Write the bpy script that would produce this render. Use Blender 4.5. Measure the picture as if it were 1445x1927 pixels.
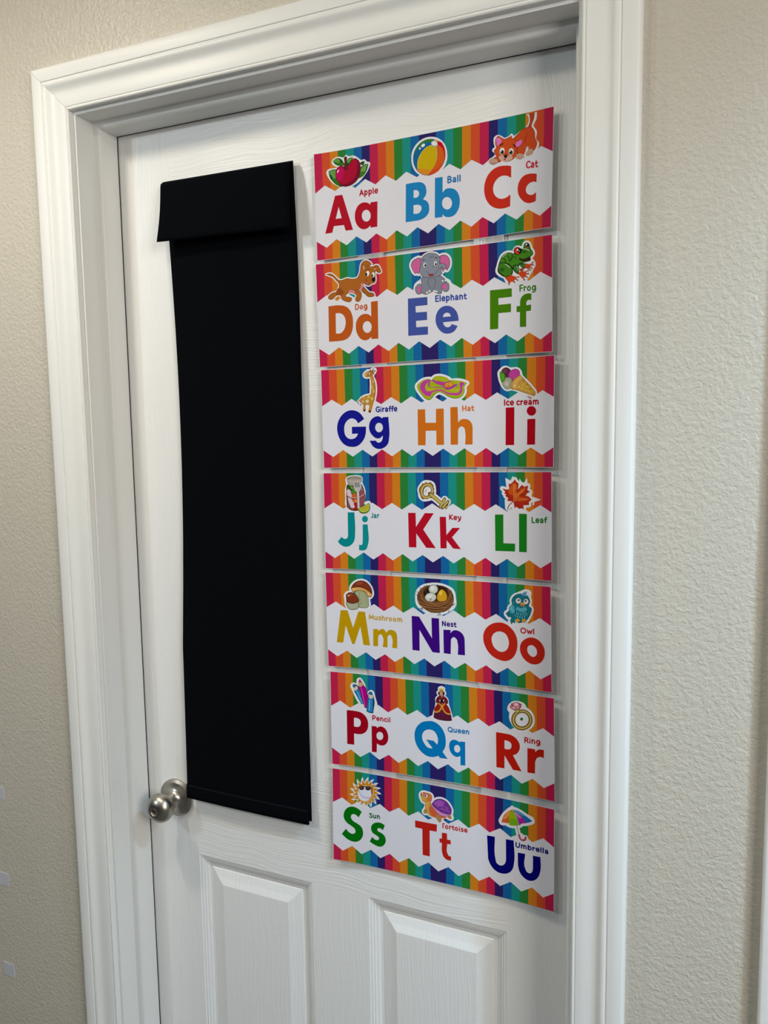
import bpy, bmesh, math, random
from mathutils import Vector, Matrix
from mathutils.geometry import tessellate_polygon, delaunay_2d_cdt

# ------------------------------------------------------------------ clear
for o in list(bpy.data.objects):
    bpy.data.objects.remove(o, do_unlink=True)
SC = bpy.context.scene
COL = SC.collection
random.seed(7)

# ------------------------------------------------------------------ camera
CAM_POS = Vector((0.9687, -1.0860, 1.5640))
YAW, PITCH, ROLL, FPX = 0.43190, -0.11096, -0.01475, 1536.485
fwd = Vector((-math.sin(YAW) * math.cos(PITCH), math.cos(YAW) * math.cos(PITCH), math.sin(PITCH)))
rt = fwd.cross(Vector((0, 0, 1))).normalized()
up = rt.cross(fwd)
r2 = rt * math.cos(ROLL) + up * math.sin(ROLL)
u2 = up * math.cos(ROLL) - rt * math.sin(ROLL)
cam_data = bpy.data.cameras.new('camera')
cam = bpy.data.objects.new('camera', cam_data)
COL.objects.link(cam)
cam.matrix_world = Matrix(((r2.x, u2.x, -fwd.x, CAM_POS.x), (r2.y, u2.y, -fwd.y, CAM_POS.y),
                           (r2.z, u2.z, -fwd.z, CAM_POS.z), (0, 0, 0, 1)))
cam_data.sensor_fit = 'VERTICAL'
cam_data.sensor_height = 36.0
cam_data.lens = 36.0 * FPX / 1927.0
cam_data.clip_start = 0.02
SC.camera = cam

# ------------------------------------------------------------------ light
SC.view_settings.view_transform = 'Standard'
SC.view_settings.look = 'None'
SC.view_settings.exposure = 0.0
SC.view_settings.gamma = 1.0
SC.view_settings.use_curve_mapping = False

world = bpy.data.worlds.new('room_ambience')
SC.world = world
world.use_nodes = True
bg = world.node_tree.nodes['Background']
bg.inputs['Color'].default_value = (0.93, 0.97, 1.0, 1)
bg.inputs['Strength'].default_value = 0.02


def lamp(name, loc, watts, radius, color):
    d = bpy.data.lights.new(name, 'POINT')
    d.energy = watts
    d.shadow_soft_size = radius
    d.color = color
    o = bpy.data.objects.new(name, d)
    o.location = loc
    COL.objects.link(o)
    return o


def downlight(name, loc, watts, angle, color):
    d = bpy.data.lights.new(name, 'SPOT')
    d.energy = watts
    d.shadow_soft_size = 0.05
    d.spot_size = math.radians(angle)
    d.spot_blend = 1.0
    d.color = color
    o = bpy.data.objects.new(name, d)
    o.location = loc
    COL.objects.link(o)
    return o


def window_light(name, loc, target, w, h, watts, color):
    d = bpy.data.lights.new(name, 'AREA')
    d.shape = 'RECTANGLE'
    d.size, d.size_y = w, h
    d.energy = watts
    d.color = color
    o = bpy.data.objects.new(name, d)
    o.location = loc
    o.rotation_euler = (Vector(target) - Vector(loc)).to_track_quat('-Z', 'Y').to_euler()
    COL.objects.link(o)
    return o


WARM = (1.0, 0.84, 0.56)
DAY = (0.48, 0.75, 1.0)
lamp('ceiling_lamp_glow', (-0.22, -0.66, 2.38), 3.2, 0.045, WARM)
downlight('ceiling_lamp_beam', (-0.22, -0.66, 2.44), 29.0, 160, (1.0, 0.95, 0.87))
downlight('added_fill_beam', (0.40, -0.80, 2.44), 15.0, 170, (1.0, 0.90, 0.72))  # added beam that lifts the upper casing, no known fixture
downlight('far_ceiling_light_beam', (1.60, -0.58, 2.44), 126.0, 128, DAY)
lamp('added_front_fill', (-1.00, -2.00, 2.38), 33.0, 0.06, (0.78, 0.92, 1.0))  # added fill from behind the camera, not a known lamp
window_light('room_light', (2.6, -1.8, 2.1), (0.4, 0.0, 1.0), 0.9, 0.8, 36.0, (1.0, 0.95, 0.88))


# ------------------------------------------------------------------ helpers
def srgb(h):
    c = [int(h[i:i + 2], 16) / 255 for i in (0, 2, 4)]
    return [x / 12.92 if x <= 0.04045 else ((x + 0.055) / 1.055) ** 2.4 for x in c]


def new_mat(name, color, rough=0.5, spec=0.5, metal=0.0):
    m = bpy.data.materials.new(name)
    m.use_nodes = True
    b = m.node_tree.nodes['Principled BSDF']
    b.inputs['Base Color'].default_value = (*color, 1)
    b.inputs['Roughness'].default_value = rough
    b.inputs['Specular IOR Level'].default_value = spec
    b.inputs['Metallic'].default_value = metal
    return m, m.node_tree.nodes, m.node_tree.links, b


def obj(name, verts, faces, mat, parent=None, smooth=False, mats=None, mi=None):
    me = bpy.data.meshes.new(name)
    me.from_pydata([tuple(v) for v in verts], [], faces)
    for m in (mats or [mat]):
        me.materials.append(m)
    if mi:
        me.polygons.foreach_set('material_index', mi)
    if smooth:
        me.polygons.foreach_set('use_smooth', [True] * len(me.polygons))
    me.update()
    o = bpy.data.objects.new(name, me)
    COL.objects.link(o)
    if parent:
        o.parent = parent
    return o


def tag(o, label=None, cat=None, group=None, kind=None):
    if label: o['label'] = label
    if cat: o['category'] = cat
    if group: o['group'] = group
    if kind: o['kind'] = kind
    return o


def empty(name, loc=(0, 0, 0)):
    o = bpy.data.objects.new(name, None)
    o.empty_display_size = 0.05
    o.location = loc
    COL.objects.link(o)
    return o


class MB:
    """collects boxes and strips into one mesh"""
    def __init__(self):
        self.v, self.f, self.m = [], [], []

    def box(self, x0, x1, y0, y1, z0, z1, m=0):
        n = len(self.v)
        self.v += [(x, y, z) for z in (z0, z1) for y in (y0, y1) for x in (x0, x1)]
        for q in ((0, 2, 3, 1), (4, 5, 7, 6), (0, 1, 5, 4), (2, 6, 7, 3), (0, 4, 6, 2), (1, 3, 7, 5)):
            self.f.append([n + i for i in q])
            self.m.append(m)

    def face(self, pts, m=0):
        n = len(self.v)
        self.v += pts
        self.f.append(list(range(n, n + len(pts))))
        self.m.append(m)

    def build(self, name, mats, parent=None, smooth=False):
        mats = mats if isinstance(mats, list) else [mats]
        return obj(name, self.v, self.f, None, parent, smooth, mats, self.m)


# ------------------------------------------------------------------ materials
def coords(nt, scale=(1, 1, 1)):
    tc = nt.nodes.new('ShaderNodeTexCoord')
    mp = nt.nodes.new('ShaderNodeMapping')
    mp.inputs['Scale'].default_value = scale
    nt.links.new(tc.outputs['Object'], mp.inputs['Vector'])
    return mp.outputs['Vector']


def noise(nt, vec, scale, detail=2.0, rough=0.5, dist=0.0):
    n = nt.nodes.new('ShaderNodeTexNoise')
    n.inputs['Scale'].default_value = scale
    n.inputs['Detail'].default_value = detail
    n.inputs['Roughness'].default_value = rough
    n.inputs['Distortion'].default_value = dist
    nt.links.new(vec, n.inputs['Vector'])
    return n.outputs['Fac']


def ramp(nt, fac, a, b, ca=(0, 0, 0, 1), cb=(1, 1, 1, 1)):
    r = nt.nodes.new('ShaderNodeValToRGB')
    r.color_ramp.elements[0].position, r.color_ramp.elements[1].position = a, b
    r.color_ramp.elements[0].color, r.color_ramp.elements[1].color = ca, cb
    nt.links.new(fac, r.inputs['Fac'])
    return r.outputs['Color']


def bump(nt, bsdf, height, strength, dist, prev=None):
    b = nt.nodes.new('ShaderNodeBump')
    b.inputs['Strength'].default_value = strength
    b.inputs['Distance'].default_value = dist
    nt.links.new(height, b.inputs['Height'])
    if prev:
        nt.links.new(prev, b.inputs['Normal'])
    nt.links.new(b.outputs['Normal'], bsdf.inputs['Normal'])
    return b.outputs['Normal']


M_WALL, N, L, B = new_mat('wall_paint', (0.575, 0.53, 0.45), 0.36, 0.5)
nt = M_WALL.node_tree
v = coords(nt)
h1 = ramp(nt, noise(nt, v, 185, 3.0, 0.5, 0.4), 0.34, 0.70)
n1 = bump(nt, B, h1, 0.42, 0.0014)
n2 = bump(nt, B, noise(nt, v, 420, 2.0, 0.5), 0.22, 0.0006, n1)

M_TRIM, N, L, B = new_mat('trim_paint', (0.83, 0.83, 0.805), 0.40, 0.45)
bump(M_TRIM.node_tree, B, noise(M_TRIM.node_tree, coords(M_TRIM.node_tree), 260, 2), 0.06, 0.0005)

M_JAMB, N, L, B = new_mat('jamb_paint', (0.79, 0.79, 0.765), 0.38, 0.5)
bump(M_JAMB.node_tree, B, noise(M_JAMB.node_tree, coords(M_JAMB.node_tree), 300, 2), 0.05, 0.0005)


def door_paint(name, scale):
    m, N, L, B = new_mat(name, (0.84, 0.84, 0.83), 0.36, 0.5)
    nt = m.node_tree
    tc = nt.nodes.new('ShaderNodeTexCoord')
    # bend the grain lines a little before stretching them
    wob = nt.nodes.new('ShaderNodeTexNoise')
    wob.inputs['Scale'].default_value = 7.0
    wob.inputs['Detail'].default_value = 1.0
    nt.links.new(tc.outputs['Object'], wob.inputs['Vector'])
    mul = nt.nodes.new('ShaderNodeVectorMath')
    mul.operation = 'SCALE'
    mul.inputs['Scale'].default_value = 0.035
    nt.links.new(wob.outputs['Color'], mul.inputs[0])
    add = nt.nodes.new('ShaderNodeVectorMath')
    add.operation = 'ADD'
    nt.links.new(tc.outputs['Object'], add.inputs[0])
    nt.links.new(mul.outputs[0], add.inputs[1])
    mp = nt.nodes.new('ShaderNodeMapping')
    mp.inputs['Scale'].default_value = scale
    nt.links.new(add.outputs[0], mp.inputs['Vector'])
    f = noise(nt, mp.outputs['Vector'], 1.0, 3.0, 0.6)
    bump(nt, B, f, 0.75, 0.0010)
    return m


M_DOOR_V = door_paint('door_paint_upright_grain', (330, 40, 7))
M_DOOR_H = door_paint('door_paint_level_grain', (7, 40, 330))

M_FLOOR, N, L, B = new_mat('floor_carpet', (0.13, 0.13, 0.13), 0.95, 0.1)
bump(M_FLOOR.node_tree, B, noise(M_FLOOR.node_tree, coords(M_FLOOR.node_tree), 400, 2), 0.6, 0.004)

M_FABRIC, N, L, B = new_mat('black_cotton', (0.0022, 0.0028, 0.0042), 0.95, 0.04)
nt = M_FABRIC.node_tree
w1 = nt.nodes.new('ShaderNodeTexWave'); w1.bands_direction = 'X'; w1.inputs['Scale'].default_value = 380
w2 = nt.nodes.new('ShaderNodeTexWave'); w2.bands_direction = 'Z'; w2.inputs['Scale'].default_value = 380
cv = coords(nt)
nt.links.new(cv, w1.inputs['Vector']); nt.links.new(cv, w2.inputs['Vector'])
mx = nt.nodes.new('ShaderNodeMath'); mx.operation = 'ADD'
nt.links.new(w1.outputs['Fac'], mx.inputs[0]); nt.links.new(w2.outputs['Fac'], mx.inputs[1])
bump(nt, B, mx.outputs[0], 0.35, 0.0003)

M_STITCH, N, L, B = new_mat('black_thread', (0.010, 0.011, 0.015), 0.7, 0.3)

M_GAPSHADE, N, L, B = new_mat('painted_gap_shade', (0.035, 0.026, 0.034), 0.9, 0.1)  # shade of the narrow door gap, put into a dark colour
M_NICKEL, N, L, B = new_mat('brushed_nickel', (0.42, 0.385, 0.33), 0.33, 0.5, 1.0)
M_DARKMETAL, N, L, B = new_mat('shadowed_keyway_metal', (0.09, 0.085, 0.08), 0.35, 0.5, 1.0)

M_PAPER, N, L, B = new_mat('white_paper', (0.745, 0.735, 0.81), 0.55, 0.2)
M_INK, N, L, B = new_mat('printed_ink', (0.5, 0.5, 0.5), 0.6, 0.08)
ca = N.new('ShaderNodeVertexColor')
ca.layer_name = 'ink'
L.new(ca.outputs['Color'], B.inputs['Base Color'])

M_TAPE, N, L, B = new_mat('clear_tape', (0.86, 0.86, 0.86), 0.12, 0.6)
B.inputs['Alpha'].default_value = 0.38
bump(M_TAPE.node_tree, B, noise(M_TAPE.node_tree, coords(M_TAPE.node_tree, (420, 30, 12)), 1.0, 2), 0.5, 0.0012)
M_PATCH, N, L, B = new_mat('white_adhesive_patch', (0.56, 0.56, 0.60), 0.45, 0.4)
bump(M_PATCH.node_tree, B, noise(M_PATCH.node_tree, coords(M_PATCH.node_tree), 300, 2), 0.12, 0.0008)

# ------------------------------------------------------------------ the setting
WALL_Y = -0.079
DOOR_W = 0.760          # clear width seen between the stops
TOP = 2.032
JX = 0.012              # stop projection
REV = 0.005             # casing reveal
BX0 = 1.072             # second doorway starts here (its left stop)
wl, wr = -JX - 0.018, DOOR_W + JX + 0.018 - 0.010
b0, b1 = BX0 - JX - 0.018, BX0 + DOOR_W + JX + 0.018
wt = TOP + JX + 0.018
mb = MB()
mb.box(-2.2, wl, WALL_Y, 0.036, 0.0, 2.46)
mb.box(wr, b0, WALL_Y, 0.036, 0.0, 2.46)
mb.box(b1, 3.2, WALL_Y, 0.036, 0.0, 2.46)
mb.box(wl, wr, WALL_Y, 0.036, wt, 2.46)
mb.box(b0, b1, WALL_Y, 0.036, wt, 2.46)
tag(mb.build('wall_back', M_WALL), 'beige wall with knockdown texture around the white door', kind='structure')
mb = MB()
mb.box(-2.2, 3.2, -3.2, 1.2, -0.05, 0.0)
tag(mb.build('floor', M_FLOOR), 'carpeted floor below the white door', kind='structure')

M_CEIL, N, L, B = new_mat('ceiling_paint', (0.80, 0.79, 0.76), 0.8, 0.2)
bump(M_CEIL.node_tree, B, noise(M_CEIL.node_tree, coords(M_CEIL.node_tree), 120, 3), 0.3, 0.001)
mb = MB()
mb.box(-2.2, 3.2, -3.2, 0.036, 2.46, 2.50)
tag(mb.build('ceiling', M_CEIL), 'white ceiling above the door wall', kind='structure')

# casing profile: s = distance from the inner edge, t = height above the wall
CASE = [(0.0, 0.0), (0.0, 0.0078), (0.0008, 0.0090), (0.0022, 0.0096), (0.0038, 0.0092), (0.0044, 0.0080), (0.0050, 0.0080),
        (0.0058, 0.0092), (0.0100, 0.0100), (0.0150, 0.0103), (0.0200, 0.0101), (0.0250, 0.0099), (0.0290, 0.0102),
        (0.0325, 0.0113), (0.0355, 0.0130), (0.0380, 0.0147), (0.0402, 0.0157), (0.0422, 0.0160), (0.0440, 0.0157),
        (0.0452, 0.0149), (0.0460, 0.0149), (0.0466, 0.0160), (0.0480, 0.0165), (0.0560, 0.0168), (0.0632, 0.0168),
        (0.0652, 0.0163), (0.0664, 0.0152), (0.0672, 0.0135), (0.0672, 0.0)]


def soften(o, angle=0.6):
    bm = bmesh.new()
    bm.from_mesh(o.data)
    bmesh.ops.recalc_face_normals(bm, faces=bm.faces)
    for f in bm.faces:
        f.smooth = len(f.verts) < 6
    for e in bm.edges:
        if len(e.link_faces) == 2 and e.calc_face_angle(0) > angle:
            e.smooth = False
    bm.to_mesh(o.data)
    bm.free()


def casing(name, p0, p1, inward_sign, vertical, miter0, miter1, mat=M_TRIM, label=''):
    """extrudes the casing profile; mitred ends shift by the profile distance"""
    vs, fs = [], []
    n = len(CASE)
    for end, mit in ((p0, miter0), (p1, miter1)):
        for s, t in CASE:
            if vertical:
                vs.append((end[0] + inward_sign * s, WALL_Y - t, end[2] + mit * s))
            else:
                vs.append((end[0] + mit * s, WALL_Y - t, end[2] + s))
    for i in range(n - 1):
        fs.append([i, i + 1, n + i + 1, n + i])
    fs.append(list(range(n))[::-1])
    fs.append(list(range(n, 2 * n)))
    o = obj(name, vs, fs, mat)
    soften(o)
    tag(o, label, kind='structure')
    return o


def doorway(x0, w, n, labels, right_trim=True):
    """casing, jamb and stop around one opening; x0 = left stop face"""
    xl, xr, zt = x0 - JX - REV, x0 + w + JX + REV - 0.010, TOP + JX + REV - 0.002
    casing('trim_%d' % n, (xl, 0, 0.0), (xl, 0, zt - 0.0006), -1, True, 0, 1, label=labels[0])
    casing('trim_%d' % (n + 1), (xl, 0, zt), (xr, 0, zt), 1, False, -1, 1, label=labels[1])
    casing('trim_%d' % (n + 2), (xr, 0, 0.0), (xr, 0, zt - 0.0004), 1, True, 0, 1, label=labels[2])
    jl, jr, jt = x0 - JX, x0 + w + JX - 0.010, TOP + JX - 0.002
    m = MB()
    m.box(jl - 0.018, jl, WALL_Y, 0.040, 0.0, jt + 0.018)
    m.box(jr, jr + 0.018, WALL_Y, 0.040, 0.0, jt + 0.018)
    m.box(jl, jr, WALL_Y, 0.040, jt, jt + 0.018)
    j = m.build('trim_%d' % (n + 3), M_JAMB)
    tag(j, labels[3], kind='structure')
    # the stop bead: rounded towards the room
    prof = [(0.0, -0.0420), (0.0066, -0.0420), (0.0088, -0.0413), (0.0105, -0.0398), (0.0116, -0.0375), (0.0120, -0.0345),
            (0.0120, -0.0022), (0.0, -0.0022)]
    k = len(prof)
    for nm, path in (('stop_bead', 'L'), ('stop_bead', 'T'), ('stop_bead', 'R')):
        vs, fs = [], []
        for e in (0, 1):
            for s, y in prof:
                if path == 'L':
                    vs.append((jl + s, y, 0.0 if e == 0 else jt - s))
                elif path == 'R':
                    vs.append((jr - s, y, 0.0 if e == 0 else jt - s))
                else:
                    vs.append((jl + s if e == 0 else jr - s, y, jt - s))
        for i in range(k - 1):
            fs.append([i, i + 1, k + i + 1, k + i])
        fs.append(list(range(k)))
        fs.append(list(range(k, 2 * k)))
        soften(obj(nm, vs, fs, M_JAMB, j), 0.9)


    m = MB()  # dark strips laid in the stop gap to draw its shade line
    m.box(jl + 0.001, jl + JX + 0.0003, -0.0023, -0.0003, 0.0, jt - JX)
    m.box(jr - JX - 0.0003, jr - 0.001, -0.0023, -0.0003, 0.0, jt - JX)
    m.box(jl + 0.001, jr - 0.001, -0.0023, -0.0003, jt - JX - 0.0003, jt - 0.001)
    m.build('gap_shade_strip', M_GAPSHADE, j)


doorway(0.0, DOOR_W, 1, ['white moulded casing up the latch side of the door', 'white moulded casing across the top of the door',
                         'white moulded casing up the hinge side of the door', 'white painted door jamb with rounded stop bead'])
doorway(BX0, DOOR_W, 5, ['white moulded casing of the neighbouring doorway beside the bare wall', 'white casing over the neighbouring doorway',
                         'far white casing of the neighbouring doorway', 'white jamb of the neighbouring doorway'])

# six-panel moulded doors
PX = [(0.1044, 0.3285), (0.4315, 0.6556)]
PZ = [(0.232, 0.819), (1.000, 1.604), (1.711, 1.919)]
PANEL = [(0.0, 0.0), (0.0018, 0.0016), (0.0046, 0.0016), (0.0060, 0.0036), (0.0088, 0.0036), (0.0104, 0.0062), (0.0132, 0.0064),
         (0.0160, 0.0088), (0.0215, 0.0088), (0.0228, 0.0078), (0.0355, 0.0046), (0.0468, 0.0008)]


def make_door(name, x0, label):
    xa, xb, za, zb = x0 - JX + 0.003, x0 + DOOR_W + JX - 0.013, 0.008, TOP + JX - 0.005
    m = MB()
    xs = [xa, x0 + PX[0][0], x0 + PX[0][1], x0 + PX[1][0], x0 + PX[1][1], xb]
    zs = [za, PZ[0][0], PZ[0][1], PZ[1][0], PZ[1][1], PZ[2][0], PZ[2][1], zb]
    T = 0.035
    for j in range(7):
        for i in range(5):
            if i in (1, 3) and j in (1, 3, 5):
                continue
            level = j in (0, 2, 4, 6) and 0 < i < 4
            # centre mullion between the panels is upright
            q = [(xs[i], 0, zs[j]), (xs[i + 1], 0, zs[j]), (xs[i + 1], 0, zs[j + 1]), (xs[i], 0, zs[j + 1])]
            m.face(q, 1 if level else 0)
    m.face([(xa, T, za), (xa, T, zb), (xb, T, zb), (xb, T, za)])
    m.face([(xa, 0, za), (xa, 0, zb), (xa, T, zb), (xa, T, za)])
    m.face([(xb, 0, za), (xb, T, za), (xb, T, zb), (xb, 0, zb)])
    m.face([(xa, 0, zb), (xb, 0, zb), (xb, T, zb), (xa, T, zb)])
    m.face([(xa, 0, za), (xa, T, za), (xb, T, za), (xb, 0, za)])
    d = m.build(name, [M_DOOR_V, M_DOOR_H])
    tag(d, label, kind='structure')
    for (pz0, pz1) in PZ:
        for (px0, px1) in PX:
            vs, fs, mi = [], [], []
            for s, dep in PANEL:
                vs += [(x0 + px0 + s, dep, pz0 + s), (x0 + px1 - s, dep, pz0 + s), (x0 + px1 - s, dep, pz1 - s), (x0 + px0 + s, dep, pz1 - s)]
            for r in range(len(PANEL) - 1):
                for e in range(4):
                    a, b = 4 * r + e, 4 * r + (e + 1) % 4
                    fs.append([a, b, b + 4, a + 4])
            r = 4 * (len(PANEL) - 1)
            fs.append([r, r + 1, r + 2, r + 3])
            obj('door_panel', vs, fs, M_DOOR_V, d)
    return d


door = make_door('door_1', 0.0, 'white six-panel moulded door hung with alphabet posters')
make_door('door_2', BX0, 'white panel door in the neighbouring doorway')


# brushed knob: turned profile around the axis that leaves the door
def lathe(name, prof, cx, cz, mat, parent, seg=64, smooth=True):
    vs, fs = [], []
    n = len(prof)
    for i in range(seg):
        a = 2 * math.pi * i / seg
        for r, y in prof:
            vs.append((cx + r * math.cos(a), -y, cz + r * math.sin(a)))
    for i in range(seg):
        j = (i + 1) % seg
        for k in range(n - 1):
            fs.append([i * n + k, j * n + k, j * n + k + 1, i * n + k + 1])
    o = obj(name, vs, fs, mat, parent, smooth)
    bm = bmesh.new(); bm.from_mesh(o.data)
    bmesh.ops.remove_doubles(bm, verts=bm.verts, dist=1e-6)
    bmesh.ops.recalc_face_normals(bm, faces=bm.faces)
    bm.to_mesh(o.data); bm.free()
    return o


KX, KZ = 0.0617, 0.9155
kn = lathe('door_knob', [(0.0, 0.0615), (0.0, 0.0570), (0.0062, 0.0570), (0.0062, 0.0612), (0.0068, 0.0620), (0.0085, 0.0622), (0.0125, 0.0612), (0.0180, 0.0580),
                         (0.0220, 0.0540), (0.0243, 0.0492), (0.0249, 0.0450), (0.0243, 0.0408), (0.0222, 0.0368),
                         (0.0190, 0.0342), (0.0155, 0.0326), (0.0148, 0.0320), (0.0140, 0.0320), (0.0130, 0.0324)][1:], KX, KZ, M_NICKEL, door)
tag(kn, 'brushed nickel door knob with a privacy lock')
lathe('rosette', [(0.0132, 0.0330), (0.0120, 0.0290), (0.0118, 0.0220), (0.0128, 0.0165), (0.0152, 0.0122), (0.0195, 0.0093), (0.0245, 0.0076),
                  (0.0285, 0.0066), (0.0304, 0.0056), (0.0310, 0.0044), (0.0326, 0.0040), (0.0331, 0.0030), (0.0331, -0.0005)], KX, KZ, M_NICKEL, kn)
lathe('lock_button', [(0.0, 0.0606), (0.0040, 0.0606), (0.0049, 0.0600), (0.0051, 0.0568)], KX, KZ, M_NICKEL, kn, 40)
mb = MB()
mb.box(KX - 0.0034, KX + 0.0034, -0.0609, -0.0600, KZ - 0.0008, KZ + 0.0008)
mb.build('key_slot', M_DARKMETAL, kn)


# ------------------------------------------------------------------ black fabric hanging
def cloth(name, fn, nu, nv, thick, parent, mat=M_FABRIC):
    """grid sheet u 0..1 across, v 0..1 down, closed with a back face and rims"""
    vs, fs = [], []
    for side in (0, 1):
        for j in range(nv + 1):
            for i in range(nu + 1):
                p = Vector(fn(i / nu, j / nv))
                e = min(i, nu - i, j, nv - j)
                t = thick * (0.35 if e == 0 else 1.0)
                p.y += (-t / 2 if side == 0 else t / 2)
                vs.append(p)
    w = nu + 1
    o2 = (nv + 1) * w
    for j in range(nv):
        for i in range(nu):
            a = j * w + i
            fs.append([a, a + w, a + w + 1, a + 1])
            fs.append([o2 + a, o2 + a + 1, o2 + a + w + 1, o2 + a + w])
    for i in range(nu):
        fs.append([i, i + 1, o2 + i + 1, o2 + i])
        b = nv * w + i
        fs.append([b + 1, b, o2 + b, o2 + b + 1])
    for j in range(nv):
        a = j * w
        fs.append([a + w, a, o2 + a, o2 + a + w])
        b = j * w + nu
        fs.append([b, b + w, o2 + b + w, o2 + b])
    o = obj(name, vs, fs, mat, parent, True)
    return o


def lerp(a, b, t):
    return a + (b - a) * t


hang = empty('fabric_hanging', (0.215, -0.012, 0.925))
tag(hang, 'long black fabric hanging with a folded flap at its top, on the white door', 'wall hanging')


def off(p):
    return (p[0] - 0.215, p[1] + 0.012, p[2] - 0.925)


def body(u, v):
    z = lerp(1.9435, lerp(0.9275, 0.9262, u), v)
    # left edge wanders a little, right edge is nearly plumb
    s = (1.9435 - z)
    xl = 0.0985 + 0.012 * math.sin(min(1, s / 0.75) * math.pi) - 0.003 * v
    xr = 0.3345 + 0.0050 * math.sin(min(1, s / 0.85) * math.pi) + 0.0006 * v
    y = -0.0085 - 0.005 * max(0, (v - 0.55) / 0.45) ** 1.5 - 0.0014 * math.sin(v * 17 + u * 2.0) * u * (1 - v)
    y -= 0.0012 * math.sin(u * math.pi)
    return off((lerp(xl, xr, u), y, z))


cloth('panel', body, 22, 90, 0.0024, hang)


def underlay(u, v):
    z = lerp(1.90, lerp(0.9330, 0.9300, u), v)
    p = body(u, (1.9435 - z) / 1.016)
    return (p[0] + (-0.0035 + 0.0060 * v ** 2) * u + 0.003 * (1 - u), p[1] + 0.0040, z - 0.925)


cloth('lining', underlay, 16, 60, 0.0020, hang)


def flap(u, v):
    top = Vector((lerp(0.0950, 0.3335, u), -0.0135, lerp(1.9455, 1.9450, u)))
    bot = Vector((lerp(0.0985, 0.3370, u), lerp(-0.034, -0.0275, u), lerp(1.8480, 1.8455, u)))
    # leaves the fold, rounds over and hangs forward
    p = top.lerp(bot, v)
    p.y = lerp(top.y, bot.y, v ** 0.8) - 0.003 * math.sin(math.pi * v)
    p.x += 0.006 * math.sin(math.pi * v) * (1 - u) ** 2
    p.y += 0.0012 * math.sin(u * 9) * v
    if v < 0.08:
        p.y += 0.006 * (1 - v / 0.08) ** 2
    return off(p)


cloth('flap', flap, 26, 18, 0.0026, hang)


def hem(u, v):
    z = lerp(0.9520, 0.9268, v)
    p = body(u, (1.9435 - z) / 1.0165)
    return (p[0], p[1] - 0.0020, p[2])


cloth('hem', hem, 18, 4, 0.0016, hang)
# row of stitches above the hem
mb = MB()
for i in range(46):
    u = 0.015 + i * 0.97 / 46
    a, b = Vector(hem(u, 0.10)), Vector(hem(u + 0.013, 0.10))
    mb.box(a.x, b.x, a.y - 0.0014, a.y - 0.0006, a.z - 0.0004, a.z + 0.0004)
mb.build('stitching', M_STITCH, hang)

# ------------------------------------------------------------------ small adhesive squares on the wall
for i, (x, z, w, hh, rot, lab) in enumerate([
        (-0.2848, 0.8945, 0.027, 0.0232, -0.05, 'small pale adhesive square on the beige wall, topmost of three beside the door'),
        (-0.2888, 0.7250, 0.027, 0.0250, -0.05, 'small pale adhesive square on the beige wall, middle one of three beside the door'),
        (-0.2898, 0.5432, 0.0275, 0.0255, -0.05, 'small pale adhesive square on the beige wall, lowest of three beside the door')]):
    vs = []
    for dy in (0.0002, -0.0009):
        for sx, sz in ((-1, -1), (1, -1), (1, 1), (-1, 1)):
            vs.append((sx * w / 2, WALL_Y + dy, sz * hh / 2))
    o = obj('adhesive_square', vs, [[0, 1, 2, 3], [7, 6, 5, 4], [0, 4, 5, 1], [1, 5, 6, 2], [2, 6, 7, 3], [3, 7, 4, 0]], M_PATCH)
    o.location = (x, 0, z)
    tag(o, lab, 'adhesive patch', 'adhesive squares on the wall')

# ------------------------------------------------------------------ alphabet posters
PW, PH = 349.0, 150.0          # millimetres
CORNERS = [
    [(0.3688, 1.9484), (0.7179, 1.9560), (0.7156, 1.8083), (0.3705, 1.7983)],
    [(0.3677, 1.7938), (0.7171, 1.7994), (0.7183, 1.6507), (0.3708, 1.6447)],
    [(0.3725, 1.6407), (0.7213, 1.6461), (0.7211, 1.4997), (0.3739, 1.4950)],
    [(0.3727, 1.4875), (0.7187, 1.4939), (0.7202, 1.3466), (0.3727, 1.3419)],
    [(0.3722, 1.3360), (0.7188, 1.3392), (0.7215, 1.1920), (0.3738, 1.1891)],
    [(0.3767, 1.1812), (0.7245, 1.1848), (0.7270, 1.0370), (0.3766, 1.0320)],
    [(0.3765, 1.0254), (0.7264, 1.0260), (0.7270, 0.8748), (0.3751, 0.8740)]]
KNOTS = [(0, 9), (.06, 6.4), (.14, 4.6), (.28, 4), (.45, 4), (.62, 4.4), (.78, 5.4), (.9, 7.8), (1, 11)]
NSEG = 24


def knot(t):
    for (a, ha), (b, hb) in zip(KNOTS, KNOTS[1:]):
        if t <= b:
            return ha + (hb - ha) * (t - a) / (b - a)
    return KNOTS[-1][1]


LIFT = []
for i in range(NSEG + 1):
    t = i / NSEG
    LIFT.append((knot(t) if i in (0, NSEG) else (knot(max(0, t - .04)) + 2 * knot(t) + knot(min(1, t + .04))) / 4) / 1000)


def sheet_point(k, x, y, lift):
    """x, y in millimetres from the sheet's top left corner"""
    u, v = x / PW, y / PH
    c = CORNERS[k]
    px = (1 - u) * (1 - v) * c[0][0] + u * (1 - v) * c[1][0] + u * v * c[2][0] + (1 - u) * v * c[3][0]
    pz = (1 - u) * (1 - v) * c[0][1] + u * (1 - v) * c[1][1] + u * v * c[2][1] + (1 - u) * v * c[3][1]
    uc = min(max(u, 0.0), 1.0) * NSEG
    i = min(NSEG - 1, int(uc))
    h = LIFT[i] + (LIFT[i + 1] - LIFT[i]) * (uc - i)
    return (px, -h - lift, pz)


INK_GAIN = 1.08


def ink(hexcol):
    if hexcol == 'W':
        return (0.79, 0.78, 0.82)
    return tuple(min(0.86, c * INK_GAIN) for c in srgb(hexcol))


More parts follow.
